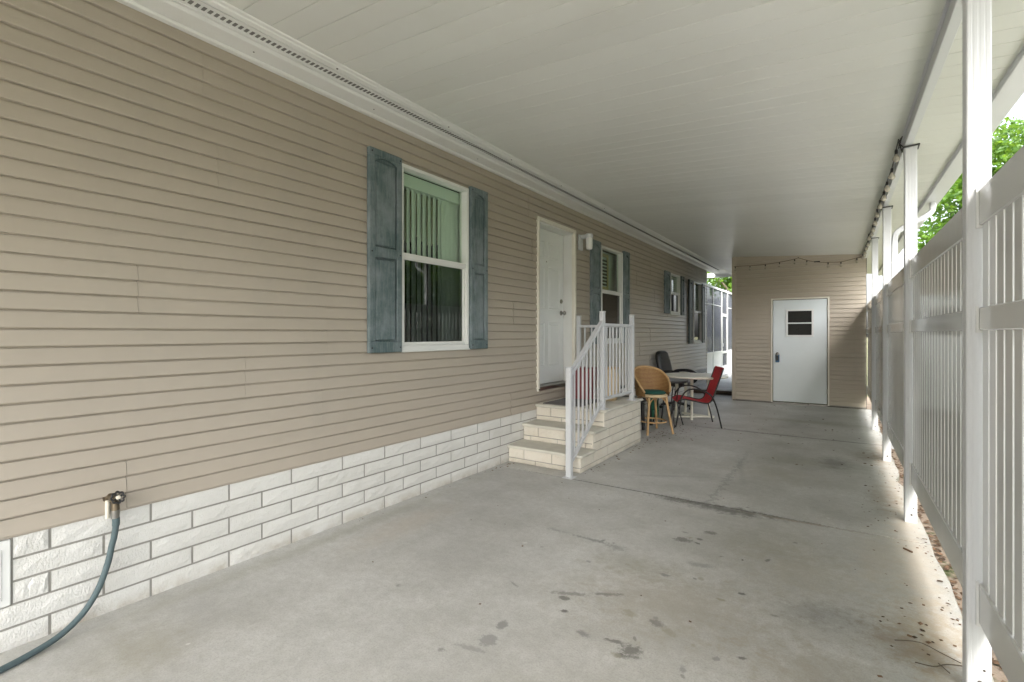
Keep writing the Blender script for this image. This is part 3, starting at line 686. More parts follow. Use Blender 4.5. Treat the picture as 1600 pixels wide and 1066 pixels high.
# ================================================================== CARPORT ROOF
croof = thing('carport_roof', 'white ribbed carport roof spanning from the home to the row of posts', 'carport roof', (-1, 6, 2.9))
k = 0; y = 3.468 - .305 * 25
RB0, RB1 = y, 15.0
while y < RB1:
    a, b = y + .0022, y + .305 - .0022; xr = cf(.385, (a + b) / 2, 0).x; xl = -2.589
    # section along Y: two flat pans with a shallow groove, chamfered sides; extruded along X following the slope
    pr = [(a, .012), (a, .001), (a + .001, 0), (a + .1495, 0), (a + .1505, .0030), (a + .1530, .0030), (a + .1535, 0), (b - .001, 0), (b, .001), (b, .012), (b, .07), (a, .07)]
    m_ = MB(); m_.prism(pr, xl, xr, lambda p, t: (t, p[0], ceil_z(t) + p[1])); m_.build('roof_panel', M['ceiling'], croof, world=True); y += .305
# beam over the posts, gutter and end board, in the posts' own line
L0, L1 = -4.3, 15.1
def cbox(mb, a, b, bev=0): mb.box(a, b, bev, CF); return mb
s = MB(); cbox(s, (.0, L0, 2.828), (.048, 11.32, 2.903), .003); cbox(s, (-.016, L0, 2.895), (-.0005, 11.32, 2.905), .001); s.build('beam', M['alu'], croof, world=True)
s = MB(); zc_ = 2.880
gp = [(.372, zc_ + .08), (.372, zc_ - .030), (.378, zc_ - .036), (.500, zc_ - .036), (.520, zc_ - .01), (.545, zc_ + .05), (.545, zc_ + .085), (.538, zc_ + .085), (.536, zc_ + .052), (.513, zc_ - .004), (.497, zc_ - .028), (.380, zc_ - .028), (.380, zc_ + .08)]
s.prism(gp, L0, L1, lambda p, t: cf(p[0], t, p[1])); gut = s.build('gutter', M['alu'], croof, world=True)
s = MB(); s.box((-3.3, 14.98, 3.03), (-1.9, 15.03, 3.15), .004); s.box((-1.9, 14.98, 2.93), (.6, 15.03, 3.10), .004); s.build('end_fascia', M['trim'], croof, world=True)

# posts -----------------------------------------------------------
def post_section(wd, dp, x0, y0):
    # a square tube whose faces carry three shallow flutes
    c = .004; pts = []
    def side(p, q, nrm):
        (ax, ay), (bx, by) = p, q; L = math.hypot(bx - ax, by - ay); ux, uy = (bx - ax) / L, (by - ay) / L
        out = [(ax + ux * c, ay + uy * c)]
        for t in (.25, .5, .75):
            for d, h in ((-.004, 0), (-.0025, .0006), (.0025, .0006), (.004, 0)):
                out.append((ax + ux * (L * t + d) - nrm[0] * h, ay + uy * (L * t + d) - nrm[1] * h))
        out.append((bx - ux * c, by - uy * c)); return out
    x1, y1 = x0 + wd, y0 + dp
    pts += side((x0, y0), (x1, y0), (0, -1)); pts += side((x1, y0), (x1, y1), (1, 0)); pts += side((x1, y1), (x0, y1), (0, 1)); pts += side((x0, y1), (x0, y0), (-1, 0))
    return pts
PY = [.48, 2.60, 4.72, 6.84, 8.955]
plab = ['white square carport post nearest the camera end, just outside the picture', 'nearest white carport post, tall and wide at the right of the picture', 'second white carport post, with a black cord tied round its top, before the downspout',
        'third white carport post, beside the white downspout', 'farthest white carport post, by the corner of the tan shed']
for i, py in enumerate(PY):
    b0 = cf(0, py, 0)
    t = thing('carport_post', plab[i], 'post', tuple(b0), .0102, 'white carport posts in a row along the fence')
    s = MB(); s.prism(post_section(.074, .076, 0, 0), .001, 2.8275, lambda p, q: (p[0], p[1], q)); s.build('post_tube', M['alu'], t)
    s = MB(); s.box((-.004, .01, 2.74), (-.0005, .066, 2.925), .001); s.build('bracket', M['alu'], t)
    s = MB(); s.lathe([(.008, 0), (.006, .004)], (0, 0, 0), 8, Matrix.Translation((.040, -.0005, .06)) @ Matrix.Rotation(R(90), 4, 'X')); s.lathe([(.0045, 0), (.004, .003)], (0, 0, 0), 8, Matrix.Translation((.052, -.0005, .11)) @ Matrix.Rotation(R(90), 4, 'X')); s.build('anchor_bolt', M['screw'], t)

# fence panels -----------------------------------------------------------
pk = MB(); pk.box((.045, 0, .43), (.067, .0825, 1.85), .002); pick_me = pk.mesh('picket', M['vinyl'])
spans = [(.556, 2.60), (2.676, 4.72), (4.796, 6.84), (6.916, 8.955), (9.031, 11.33)]
flab = ['white vinyl fence panel nearest the camera, at the right edge of the picture', 'white vinyl fence panel just beyond the nearest carport post', 'white vinyl fence panel between the second and third carport posts',
        'white vinyl fence panel between the third and fourth carport posts', 'farthest white vinyl fence panel, ending at the tan shed']
for i, (a, b) in enumerate(spans):
    o = cf(0, a, 0); L = b - a
    t = thing('fence_panel', flab[i], 'fence', tuple(o), .0102, 'white picket fence panels between the carport posts')
    for (za, zb) in ((1.832, 1.972), (1.426, 1.515), (.292, .448)):
        s = MB(); s.box((.036, .004, za), (.076, L - .004, zb), .004); rl = s.build('rail', M['vinyl'], t)
        for ya, yb in ((.0005, .012), (L - .012, L - .0005)):
            q = MB(); q.add([(x, y_, z) for y_ in (ya, yb) for (x, z) in ((.027, za - .010), (.080, za - .010), (.080, za - .0008), (.0352, za - .0008), (.0352, zb + .004), (.027, zb + .004))],
                  [(0, 1, 2, 3), (0, 3, 4, 5), (6, 9, 8, 7), (6, 11, 10, 9), (0, 6, 7, 1), (1, 7, 8, 2), (2, 8, 9, 3), (3, 9, 10, 4), (4, 10, 11, 5), (5, 11, 6, 0)])
            q.build('rail_collar', M['vinyl'], rl)
    nP = int(L / .1016); off = (L - nP * .1016 + .027) / 2
    for k in range(nP): place('picket', pick_me, t, (0, off + k * .1016, 0))

# downspout: drops from the gutter, elbows in to the third post
dsp = thing('downspout', 'white ribbed downspout bending from the gutter to the third carport post', 'downspout', tuple(cf(.10, 6.98, 0)))
def rect_tube(mb, pts, hw, hd, ribs=False):
    pts = [Vector(p) for p in pts]; n_ = len(pts); b = len(mb.v)
    for i, p in enumerate(pts):
        d = (pts[min(i + 1, n_ - 1)] - pts[max(i - 1, 0)]).normalized(); sy = Vector((0, 1, 0)); sx = d.cross(sy).normalized()
        k_ = 1.0 + (.05 if ribs and i % 2 else 0)
        for (q, r_) in ((-1, -.7), (-.7, -1), (.7, -1), (1, -.7), (1, .7), (.7, 1), (-.7, 1), (-1, .7)): mb.v.append(p + sx * q * hw * k_ + sy * r_ * hd * k_)
    for i in range(n_ - 1):
        for k in range(8): k2 = (k + 1) % 8; mb.f.append((b + i * 8 + k, b + i * 8 + k2, b + (i + 1) * 8 + k2, b + (i + 1) * 8 + k))
    mb.f.append(tuple(b + k for k in range(8))); mb.f.append(tuple(b + (n_ - 1) * 8 + k for k in range(8)))
    return mb
yd = 7.02
s = MB(); pts = smooth_path([cf(.445, yd, 2.85), cf(.445, yd, 2.79), cf(.43, yd, 2.74), cf(.37, yd, 2.69), cf(.30, yd, 2.655)], 8); rect_tube(s, pts, .027, .038, True); s.build('upper_elbow', M['alu'], dsp, world=True)
s = MB(); rect_tube(s, [cf(.302, yd, 2.656), cf(.21, yd, 2.605)], .026, .037); s.build('offset_pipe', M['alu'], dsp, world=True)
s = MB(); pts = smooth_path([cf(.215, yd, 2.608), cf(.16, yd, 2.575), cf(.125, yd, 2.53), cf(.115, yd, 2.47), cf(.115, yd, 2.42)], 8); rect_tube(s, pts, .027, .038, True); s.build('lower_elbow', M['alu'], dsp, world=True)
s = MB()
s.prism(post_section(.054, .076, .088, yd - .038), .12, 2.43, lambda p, t: cf(p[0], p[1], t)); s.build('drop_pipe', M['alu'], dsp, world=True)
s = MB(); s.box((.084, yd - .042, 2.21), (.146, yd + .042, 2.225), .002, CF); s.build('pipe_strap', M['trim'], dsp, world=True)

# ================================================================== SHED
SY = 11.35; SX0, SX1 = -1.985, .33
shed = thing('storage_shed', 'tan vinyl sided shed with a white door closing the far end of the carport', 'shed', (-.8, SY, 0))
SD = (-1.225, -.275, 0.02, 2.105)
siding(shed, M['siding_shed'], SX0 + .07, SX1, .035, 3.04, [SD], lambda u, z, o: (u, SY - o, z))
s = MB()
for a, b, c, d in ((SX0, SD[0], 0, 3.3), (SD[1], SX1 + .01, 0, 3.3), (SD[0], SD[1], SD[3], 3.3)): s.box((a, SY + .0045, c), (b, SY + .08, d))
s.box((SX0, SY + .0802, 0), (SX0 + .08, 14.9, 3.0)); s.box((SX1 - .07, SY + .0802, 0), (SX1 + .01, 14.9, 2.85)); s.box((SX0 + .08, 14.8, 0), (SX1 - .07, 14.88, 2.9))
s.build('wall', M['sheath'], shed, world=True)
s = MB(); s.box((SX0 - .012, SY - .018, .02), (SX0 + .069, SY + .07, 2.70), .004); s.build('corner_post', M['siding_shed'], shed, world=True)
s = MB(); s.box((SX0 - .012, SY - .020, 2.702), (SX0 + .069, SY + .07, 3.045), .004); s.build('corner_post', M['siding_shed'], shed, world=True)
s = MB(); s.box((SX0, SY - .006, .012), (SX1, SY, .034)); s.build('starter_strip', M['mortar'], shed, world=True)
s = MB(); s.box((SD[0] - .028, SY - .024, .02), (SD[0], SY, SD[3] + .028), .003); s.box((SD[1], SY - .024, .02), (SD[1] + .028, SY, SD[3] + .028), .003); s.box((SD[0] + .0005, SY - .0235, SD[3]), (SD[1] - .0005, SY, SD[3] + .028), .003); s.build('door_trim', M['cream'], shed, world=True)
dy = SY - .004
s = MB(); s.box((SD[0] + .010, dy, .045), (SD[1] - .012, dy + .04, SD[3] - .010), .004); sdr = s.build('shed_door', M['sheddoor'], shed, world=True)
wx0, wx1, wz0, wz1 = -.985, -.505, 1.355, 1.905
s = MB(); 
for a, b, c, d in ((wx0, wx1, wz0, wz0 + .035), (wx0, wx1, wz1 - .035, wz1), (wx0, wx0 + .035, wz0 + .0352, wz1 - .0352), (wx1 - .035, wx1, wz0 + .0352, wz1 - .0352), (wx0 + .0352, wx1 - .0352, 1.615, 1.640)): s.box((a, dy - .014, c), (b, dy - .0002, d), .003)
s.build('door_window_frame', M['doorwhite'], sdr, world=True)
dg = plain('dark tinted pane', (.012, .012, .011), .3, .3, spec=.15)
for c, d in ((wz0 + .035, 1.615), (1.640, wz1 - .035)):
    s = MB(); s.box((wx0 + .035, dy - .005, c), (wx1 - .035, dy - .001, d)); s.build('pane', dg, sdr, world=True)
for hz in (.25, 1.05, 1.88):
    s = MB(); s.tube([(SD[1] - .008, dy - .006, hz), (SD[1] - .008, dy - .006, hz + .09)], .007, 8); s.build('hinge', M['metal'], sdr, world=True, smooth=50)
s = MB(); s.box((SD[0] + .002, SY - .05, .002), (SD[1] - .002, SY + .03, .030), .004); s.build('threshold', M['metal'], shed, world=True)
s = MB(); s.lathe([(.033, 0), (.031, .008), (.012, .012), (.012, .035), (.026, .045), (.028, .06), (.010, .07)], (0, 0, 0), 14, Matrix.Translation((-1.135, dy, 1.0)) @ Matrix.Rotation(R(90), 4, 'X')); s.build('doorknob', M['metal'], sdr, world=True, smooth=40)
s = MB(); s.tube([(-1.16, dy - .022, .99), (-1.16, dy - .022, 1.015), (-1.15, dy - .022, 1.032), (-1.135, dy - .022, 1.038), (-1.12, dy - .022, 1.032), (-1.11, dy - .022, 1.015), (-1.11, dy - .022, .99)], .005, 6); 
lb = thing('key_lock_box', 'blue key lock box hanging from the shed door knob', 'lock box', (-1.135, dy - .02, .85)); s.build('shackle', M['metal'], lb, world=True)
s = MB(); s.box((-1.17, dy - .042, .835), (-1.10, dy - .003, .99), .008); s.build('lock_body', M['blue'], lb, world=True)
s = MB(); s.box((-1.158, dy - .046, .87), (-1.112, dy - .0425, .97), .003); s.build('dial_plate', M['blackpl'], lb, world=True)

# ================================================================== PORCH STEPS
PX = -2.205
steps = thing('porch_steps', 'three cream brick steps with cast treads leading up to the front door', 'steps', (-2.65, 5.3, 0))
s = MB(); s.box((WX + .012, 4.515, 0), (PX - .013, 6.26, .155)); s.box((WX + .012, 4.815, .1552), (PX - .013, 6.26, .345)); s.box((WX + .012, 5.105, .3452), (PX - .013, 6.26, .535)); s.build('core', M['mortar'], steps, world=True)
def tread(y0, y1, z):
    q = MB(); nose = .03
    pr = [(y0 + .004, z - .032), (y0, z - .024), (y0 - .002, z - .012), (y0 + .003, z - .003), (y0 + .012, z), (y1, z), (y1, z - .032)]
    q.prism(pr, WX + .0125, PX + .012, lambda p, t: (t, p[0], p[1]))
    # rounded side nose
    q.prism([(PX + .0118, z - .031), (PX + .026, z - .026), (PX + .032, z - .014), (PX + .026, z - .003), (PX + .0118, z - .0005)], y0 + .004, y1 - .002, lambda p, t: (p[0], t, p[1]))
    q.build('tread', M['tread'], steps, world=True)
tread(4.475, 4.8140, .190); tread(4.782, 5.104, .380); tread(5.075, 6.29, .570)
sb_cache = {}
def sbrick(L, h, axis, loc):
    key = (round(L, 3), round(h, 3), axis, rb.randint(0, 2))
    if key not in sb_cache:
        me = brick_mesh('brick', L, h, .013, M['stepbrick'], hash(key) % 999, .0025); sb_cache[key] = me
    place('brick', sb_cache[key], steps, Vector(loc) - Vector((-2.65, 5.3, 0)), 0 if axis == 'X' else R(-90))
def brick_rows(u0, u1, rws, axis, face, seed, full=.345):
    rr = random.Random(seed)
    for (za, zb) in rws:
        u = u0; first = True
        while u < u1 - .01:
            L = rr.choice([full, full, full * .72, full * .3]) if first else full
            if first: L = rr.choice([.10, .2, full])
            L = min(L, u1 - u)
            if u1 - (u + L) < .06: L = u1 - u
            c_ = u + L / 2
            loc = (face - .013, c_, za + .0045) if axis == 'X' else (c_, face + .013, za + .0045)
            sbrick(L - .009, zb - za - .009, axis, loc); u += L; first = False
xa, xb = WX + .014, PX
brick_rows(xa, xb, [(0, .05), (.05, .157)], 'Y', 4.5, 1); brick_rows(xa, xb, [(.190, .243), (.243, .347)], 'Y', 4.80, 2); brick_rows(xa, xb, [(.380, .433), (.433, .537)], 'Y', 5.09, 3)
brick_rows(4.50, 6.275, [(0, .05)], 'X', PX, 4); brick_rows(4.5, 6.275, [(.05, .157)], 'X', PX, 5)
brick_rows(4.8, 6.275, [(.157 + .0, .252)], 'X', PX, 6); brick_rows(4.80, 6.275, [(.252, .347)], 'X', PX, 7)
brick_rows(5.09, 6.275, [(.347, .442)], 'X', PX, 8); brick_rows(5.09, 6.275, [(.442, .537)], 'X', PX, 9)

# railing -------------------------------------------------------------
rail = thing('porch_railing', 'white aluminium railing around the porch steps', 'railing', (-2.25, 5.1, 0))
def square_post(x, y, z0, z1, hw=.026):
    q = MB(); q.box((x - hw, y - hw, z0), (x + hw, y + hw, z1 - .012), .004); q.box((x - hw - .003, y - hw - .003, z1 - .0118), (x + hw + .003, y + hw + .003, z1 + .002), .003)
    p_ = q.build('railing_post', M['alu'], rail, world=True)
    q = MB(); q.box((x - .055, y - .055, z0 - .0), (x + .055, y + .055, z0 + .008), .003); q.build('base_plate', M['alu'], p_, world=True)
    return p_
RX = -2.245
square_post(RX, 4.33, .001, 1.085, .028); square_post(RX, 5.13, .571, 1.665); square_post(RX, 6.05, .571, 1.655); square_post(-3.03, 6.13, .571, 1.662)
def sloped(x, ya, za, yb, zb, hw, hh, name):
    q = MB(); v = [(x + sx * hw, y, z + sz * hh) for (y, z) in ((ya, za), (yb, zb)) for sx in (-1, 1) for sz in (-1, 1)]
    q.add(v, [(0, 1, 3, 2), (4, 6, 7, 5), (0, 4, 5, 1), (2, 3, 7, 6), (0, 2, 6, 4), (1, 5, 7, 3)]); q.build(name, M['alu'], rail, world=True)
sloped(RX, 4.358, 1.02, 5.104, 1.535, .022, .024, 'top_rail'); sloped(RX, 4.358, .14, 5.104, .655, .016, .018, 'bottom_rail')
for k in range(7):
    y = 4.44 + k * .095; zt = 1.0 + (y - 4.358) * .69; zb = .155 + (y - 4.358) * .69; q = MB(); q.box((RX - .009, y - .009, zb), (RX + .009, y + .009, zt), .002); q.build('baluster', M['alu'], rail, world=True)
s = MB(); s.box((RX - .022, 5.157, 1.498), (RX + .022, 6.023, 1.532), .005); s.build('top_rail', M['alu'], rail, world=True)
s = MB(); s.box((RX - .016, 5.157, .665), (RX + .016, 6.023, .697), .004); s.build('bottom_rail', M['alu'], rail, world=True)
for k in range(8):
    y = 5.245 + k * .099; q = MB(); q.box((RX - .009, y - .009, .697), (RX + .009, y + .009, 1.498), .002); q.build('baluster', M['alu'], rail, world=True)
s = MB(); s.box((-3.003, 6.068, 1.498), (RX - .027, 6.112, 1.532), .005); s.build('top_rail', M['alu'], rail, world=True)
s = MB(); s.box((-3.003, 6.074, .665), (RX - .027, 6.106, .697), .004); s.build('bottom_rail', M['alu'], rail, world=True)
for k in range(7):
    x = -2.92 + k * .099; q = MB(); q.box((x - .009, 6.081, .697), (x + .009, 6.099, 1.498), .002); q.build('baluster', M['alu'], rail, world=True)
# on the porch
s = MB(); s.box((-3.02, 5.13, .5705), (-2.52, 5.80, .582), .004); one(s, 'doormat', M['mat'], 'dark grey doormat lying before the front door', 'doormat', (-2.78, 5.4, .571))
rbn = thing('storage_bin', 'red plastic bin standing behind the railing by the front door', 'bin', (-2.80, 5.80, .571))
s = MB(); s.add([(-.11, -.10, 0), (.11, -.10, 0), (.11, .10, 0), (-.11, .10, 0), (-.14, -.13, .38), (.14, -.13, .38), (.14, .13, .38), (-.14, .13, .38)], [(0, 3, 2, 1), (4, 5, 6, 7), (0, 1, 5, 4), (1, 2, 6, 5), (2, 3, 7, 6), (3, 0, 4, 7)]); s.build('bin_body', M['redbin'], rbn)
s = MB(); s.box((-.15, -.14, .3805), (.15, .14, .41), .01); s.build('bin_lid', M['redbin'], rbn)
bk = thing('wicker_basket', 'round tan wicker basket behind the porch railing', 'basket', (-2.50, 5.93, .571))
s = MB(); s.lathe([(.09, 0), (.115, .06), (.13, .18), (.125, .30), (.11, .37), (.12, .40), (.10, .40), (.09, .33)], n=20); s.build('basket_body', M['canepale'], bk, smooth=50)
s = MB(); s.lathe([(.122, 0), (.126, .012), (.118, .024)], (0, 0, .395), 20); s.build('basket_rim', M['cane'], bk, smooth=50)

# wall lamp -----------------------------------------------------------
wl = thing('wall_lamp', 'white jar wall lamp between the front door and the second window', 'lamp', (WX, 6.3, 2.6))
s = MB(); s.box((WX + .013, 6.21, 2.585), (WX + .040, 6.33, 2.80), .006); s.build('back_plate', M['alu'], wl, world=True)
s = MB(); s.box((WX + .041, 6.235, 2.74), (WX + .14, 6.305, 2.795), .008); s.build('lamp_arm', M['alu'], wl, world=True)
s = MB(); s.lathe([(.046, 0), (.052, .012), (.052, .05), (.044, .058)], (WX + .16, 6.27, 2.745), 20); s.build('lamp_cap', M['alu'], wl, world=True, smooth=40)
s = MB(); s.lathe([(.032, 0), (.042, .012), (.047, .05), (.047, .15), (.044, .16)], (WX + .16, 6.27, 2.584), 20); s.build('lamp_glass', M['jar'], wl, world=True, smooth=40)

# tap and hose ---------------------------------------------------------
tap = thing('garden_tap', 'weathered brass garden tap above the brick skirting', 'tap', (WX, .93, .55))
s = MB(); s.tube([(WX + .012, .93, .585), (WX + .03, .93, .585), (WX + .06, .93, .580), (WX + .085, .93, .560)], [.026, .015, .016, .014], 10); s.tube([(WX + .085, .93, .575), (WX + .085, .93, .53)], [.016, .019], 10); s.tube([(WX + .055, .93, .58), (WX + .115, .93, .60)], [.013, .010], 8); s.lathe([(.03, 0), (.028, .006)], (0, 0, 0), 12, Matrix.Translation((WX + .010, .93, .585)) @ Matrix.Rotation(R(90), 4, 'Y')); s.build('tap_body', M['brass'], tap, world=True, smooth=50)
q = MB(); T = Matrix.Translation((WX + .118, .93, .602)) @ Matrix.Rotation(R(72), 4, 'Y')
n_ = 48; q.tube([T @ Vector(((.026 + .003 * math.cos(8 * 2 * math.pi * i / n_)) * math.cos(2 * math.pi * i / n_), (.026 + .003 * math.cos(8 * 2 * math.pi * i / n_)) * math.sin(2 * math.pi * i / n_), 0)) for i in range(n_)], .005, 6, closed=True)
for k in range(4): a = k * math.pi / 2 + .4; q.tube([T @ Vector((0, 0, 0)), T @ Vector((.025 * math.cos(a), .025 * math.sin(a), 0))], .004, 6)
q.build('handwheel', M['dark'], tap, world=True, smooth=50)
q = MB(); q.lathe([(.010, -.004), (.010, .006), (.004, .008)], (0, 0, 0), 10, T); q.build('wheel_nut', M['pvc'], tap, world=True)
q = MB(); q.tube([(WX + .026, .915, .575), (WX + .026, .915, .485)], .010, 10); q.build('pipe_stub', M['pvc'], tap, world=True, smooth=50)
hs_ = thing('garden_hose', 'blue grey garden hose hanging from the tap down to the floor', 'hose', (-2.93, .6, 0))
q = MB(); q.tube([(WX + .085, .93, .535), (WX + .085, .93, .495)], [.020, .018], 14); q.build('hose_coupling', M['metal'], hs_, world=True, smooth=50)
pts = smooth_path([(WX + .085, .93, .515), (WX + .087, .932, .47), (WX + .084, .925, .40), (WX + .08, .917, .36), (WX + .08, .90, .275), (WX + .085, .862, .17), (WX + .10, .80, .085), (WX + .125, .71, .032), (WX + .16, .60, .0155), (WX + .20, .48, .0145), (WX + .26, .30, .0145), (WX + .5, .0, .0145)], 7)
q = MB(); q.tube(pts, [.015] + [.0165 if i < 8 else .0138 for i in range(len(pts) - 1)], 12); q.build('hose_pipe', M['hose'], hs_, world=True, smooth=60)

# ================================================================== FURNITURE
# wicker bar stool --------------------------------------------------------
st_ = thing('bar_stool', 'wicker bar stool with a curved back and a dark green cushion', 'stool', (-2.30, 7.02, 0), R(-42))
def W_(x, y, z): return (x, y, z)
zs = .545; ra = .205
for (fx, fy) in ((.22, -.20), (.22, .20), (-.22, -.20), (-.22, .20)):
    q = MB(); p = [(fx, fy, .001), (fx * .86, fy * .86, .2), (fx * .72, fy * .72, .42), (fx * .68, fy * .68, zs - .02)]; q.tube(smooth_path(p, 4), .0165, 10); q.build('leg', M['cane'], st_, smooth=50)
    for sgn in (0, 1):
        q = MB(); ox, oy = (0, -fy) if sgn else (-fx, 0)
        top = (fx * .30 if not sgn else fx * .70, fy * .70 if not sgn else fy * .30, zs - .035)
        q.tube(smooth_path([(fx * .84, fy * .84, .30), (fx * (.72 if sgn else .62), fy * (.62 if sgn else .72), .44), top], 5), .009, 8); q.build('brace', M['cane'], st_, smooth=50)
q = MB(); q.tube([(.205 * math.cos(a) * 1.02, .19 * math.sin(a) * 1.02, .165) for a in [2 * math.pi * i / 28 for i in range(28)]], .011, 8, closed=True); q.build('foot_ring', M['cane'], st_, smooth=50)
q = MB(); q.lathe([(ra - .02, 0), (ra + .005, .008), (ra + .01, .03), (ra - .01, .045)], (0, 0, zs - .035), 28); q.build('seat', M['canepale'], st_, smooth=50)
q = MB(); q.lathe([(.0, 0), (ra - .03, 0), (ra - .012, .018), (ra - .03, .038), (ra - .1, .05), (0, .052)], (0, 0, zs + .008), 28); q.build('cushion', M['greenc'], st_, smooth=50)
# back shell: wraps the -x side and sweeps down to the front
q = MB(); nA, nZ = 32, 6; span = R(125)
def sh_pt(i, j, thick):
    a = math.pi + (-span + 2 * span * i / nA); f = 1 - abs(-1 + 2 * i / nA) ** 2.2
    zt = zs + .04 + .34 * f; zz = zs - .02 + (zt - zs + .02) * j / nZ; rr = ra + .012 + .045 * (j / nZ) * (.4 + .6 * f) + thick
    return (rr * math.cos(a), rr * math.sin(a), zz)
vs = [sh_pt(i, j, 0) for i in range(nA + 1) for j in range(nZ + 1)] + [sh_pt(i, j, .012) for i in range(nA + 1) for j in range(nZ + 1)]
n1 = (nA + 1) * (nZ + 1); fs = []
for i in range(nA):
    for j in range(nZ):
        a, b, c, d = i * (nZ + 1) + j, (i + 1) * (nZ + 1) + j, (i + 1) * (nZ + 1) + j + 1, i * (nZ + 1) + j + 1
        fs += [(a, b, c, d), (a + n1, d + n1, c + n1, b + n1)]
q.add(vs, fs); q.build('backrest', M['wicker'], st_, smooth=60)
q = MB(); q.tube([sh_pt(i, nZ, .006) for i in range(nA + 1)], .016, 10); q.build('back_rim', M['cane'], st_, smooth=50)

# red sling chair ------------------------------------------------------------
fwd = Vector((-.90, -.42, 0)).normalized(); ch = thing('sling_chair', 'red mesh sling chair with a dark tubular frame, facing the tables', 'chair', (-1.93, 7.92, 0), math.atan2(fwd.y, fwd.x))
HW = .275
for sd_ in (-1, 1):
    y = sd_ * HW
    q = MB(); p = [(.33, y, .008), (.30, y, .15), (.26, y, .36), (.235, y, .47), (.17, y, .555), (.07, y, .585), (-.06, y, .565), (-.17, y, .50), (-.22, y, .42), (-.27, y, .27), (-.33, y, .008)]
    q.tube(smooth_path(p, 5), .0115, 8); q.build('side_frame', M['dark'], ch, smooth=50)
    q = MB(); ys_ = y - sd_ * .025
    p = [(.29, ys_, .395), (.20, ys_, .425), (.05, ys_, .400), (-.10, ys_, .372), (-.165, ys_, .385), (-.21, ys_, .45), (-.28, ys_, .65), (-.36, ys_, .89)]
    q.tube(smooth_path(p, 5), .010, 8); q.build('sling_rail', M['dark'], ch, smooth=50)
q = MB(); q.tube([(.255, -HW, .372), (.255, HW, .372)], .009, 8); q.build('cross_bar', M['dark'], ch)
q = MB(); q.tube([(-.215, -HW, .41), (-.215, HW, .41)], .009, 8); q.build('cross_bar', M['dark'], ch)
q = MB(); pth = smooth_path([(.30, 0, .390), (.20, 0, .432), (.05, 0, .400), (-.10, 0, .368), (-.165, 0, .385), (-.21, 0, .45), (-.28, 0, .65), (-.365, 0, .905)], 6)
vs = []; m2 = 8
for i, p in enumerate(pth):
    for j in range(m2 + 1):
        t = -1 + 2 * j / m2; sag = .016 * (1 - t * t); edge = .02 if i < 2 or i > len(pth) - 3 else 0
        vs.append((p.x - (sag if i > 24 else 0), t * (HW - .022), p.z - (sag if i <= 24 else 0)))
b2 = len(vs); vs += [(x - .004, y, z - .004) for x, y, z in vs]
fs = []
for i in range(len(pth) - 1):
    for j in range(m2):
        a = i * (m2 + 1) + j; fs += [(a, a + 1, a + m2 + 2, a + m2 + 1), (a + b2, a + m2 + 1 + b2, a + m2 + 2 + b2, a + 1 + b2)]
q.add(vs, fs); q.build('sling', M['red'], ch, smooth=60)

# black office chair -----------------------------------------------------------
oc = thing('office_chair', 'black leather office chair against the house wall behind the tables', 'chair', (-2.64, 9.45, 0), R(-10))
def cushion(mb, sx, sy, sz, T, n_=8, pw=3.5):
    # rounded slab (superellipsoid)
    def sgp(v, e): return math.copysign(abs(v) ** e, v)
    vs = []; e = 2 / pw; A, B = 24, 10
    for i in range(A):
        for j in range(B + 1):
            th = 2 * math.pi * i / A; ph = -math.pi / 2 + math.pi * j / B
            vs.append(T @ Vector((sx * sgp(math.cos(ph), e) * sgp(math.cos(th), e), sy * sgp(math.cos(ph), e) * sgp(math.sin(th), e), sz * sgp(math.sin(ph), e))))
    fs = [(i * (B + 1) + j, ((i + 1) % A) * (B + 1) + j, ((i + 1) % A) * (B + 1) + j + 1, i * (B + 1) + j + 1) for i in range(A) for j in range(B)]
    mb.add(vs, fs); return mb
q = MB(); cushion(q, .06, .24, .30, Matrix.Translation((-.24, 0, .80)) @ Matrix.Rotation(R(-14), 4, 'Y')); cushion(q, .05, .20, .10, Matrix.Translation((-.27, 0, .98)) @ Matrix.Rotation(R(-14), 4, 'Y')); q.build('backrest', M['blackpl'], oc, smooth=60)
q = MB(); cushion(q, .25, .25, .055, Matrix.Translation((0, 0, .48))); q.build('seat', M['blackpl'], oc, smooth=60)
for sd_ in (-1, 1):
    q = MB(); y = sd_ * .28; q.tube(smooth_path([(-.20, y * .9, .60), (-.15, y, .69), (.05, y, .715), (.20, y, .69), (.28, y, .62), (.24, y, .52), (.10, y * .9, .46)], 5), .019, 8, flat=1.5); q.build('armrest', M['blackpl'], oc, smooth=60)
q = MB(); q.tube([(0, 0, .10), (0, 0, .44)], [.03, .025], 12); q.build('gas_post', M['dark'], oc)
for k in range(5):
    a = 2 * math.pi * k / 5; q = MB(); q.tube([(0, 0, .12), (.28 * math.cos(a), .28 * math.sin(a), .075)], [.028, .018], 8); bl = q.build('base_arm', M['blackpl'], oc)
    q = MB(); T = Matrix.Translation((.28 * math.cos(a), .28 * math.sin(a), .031)) @ Matrix.Rotation(R(90), 4, 'X'); q.lathe([(.02, -.02), (.03, -.012), (.03, .012), (.02, .02)], (0, 0, 0), 12, T); q.build('caster', M['dark'], bl)

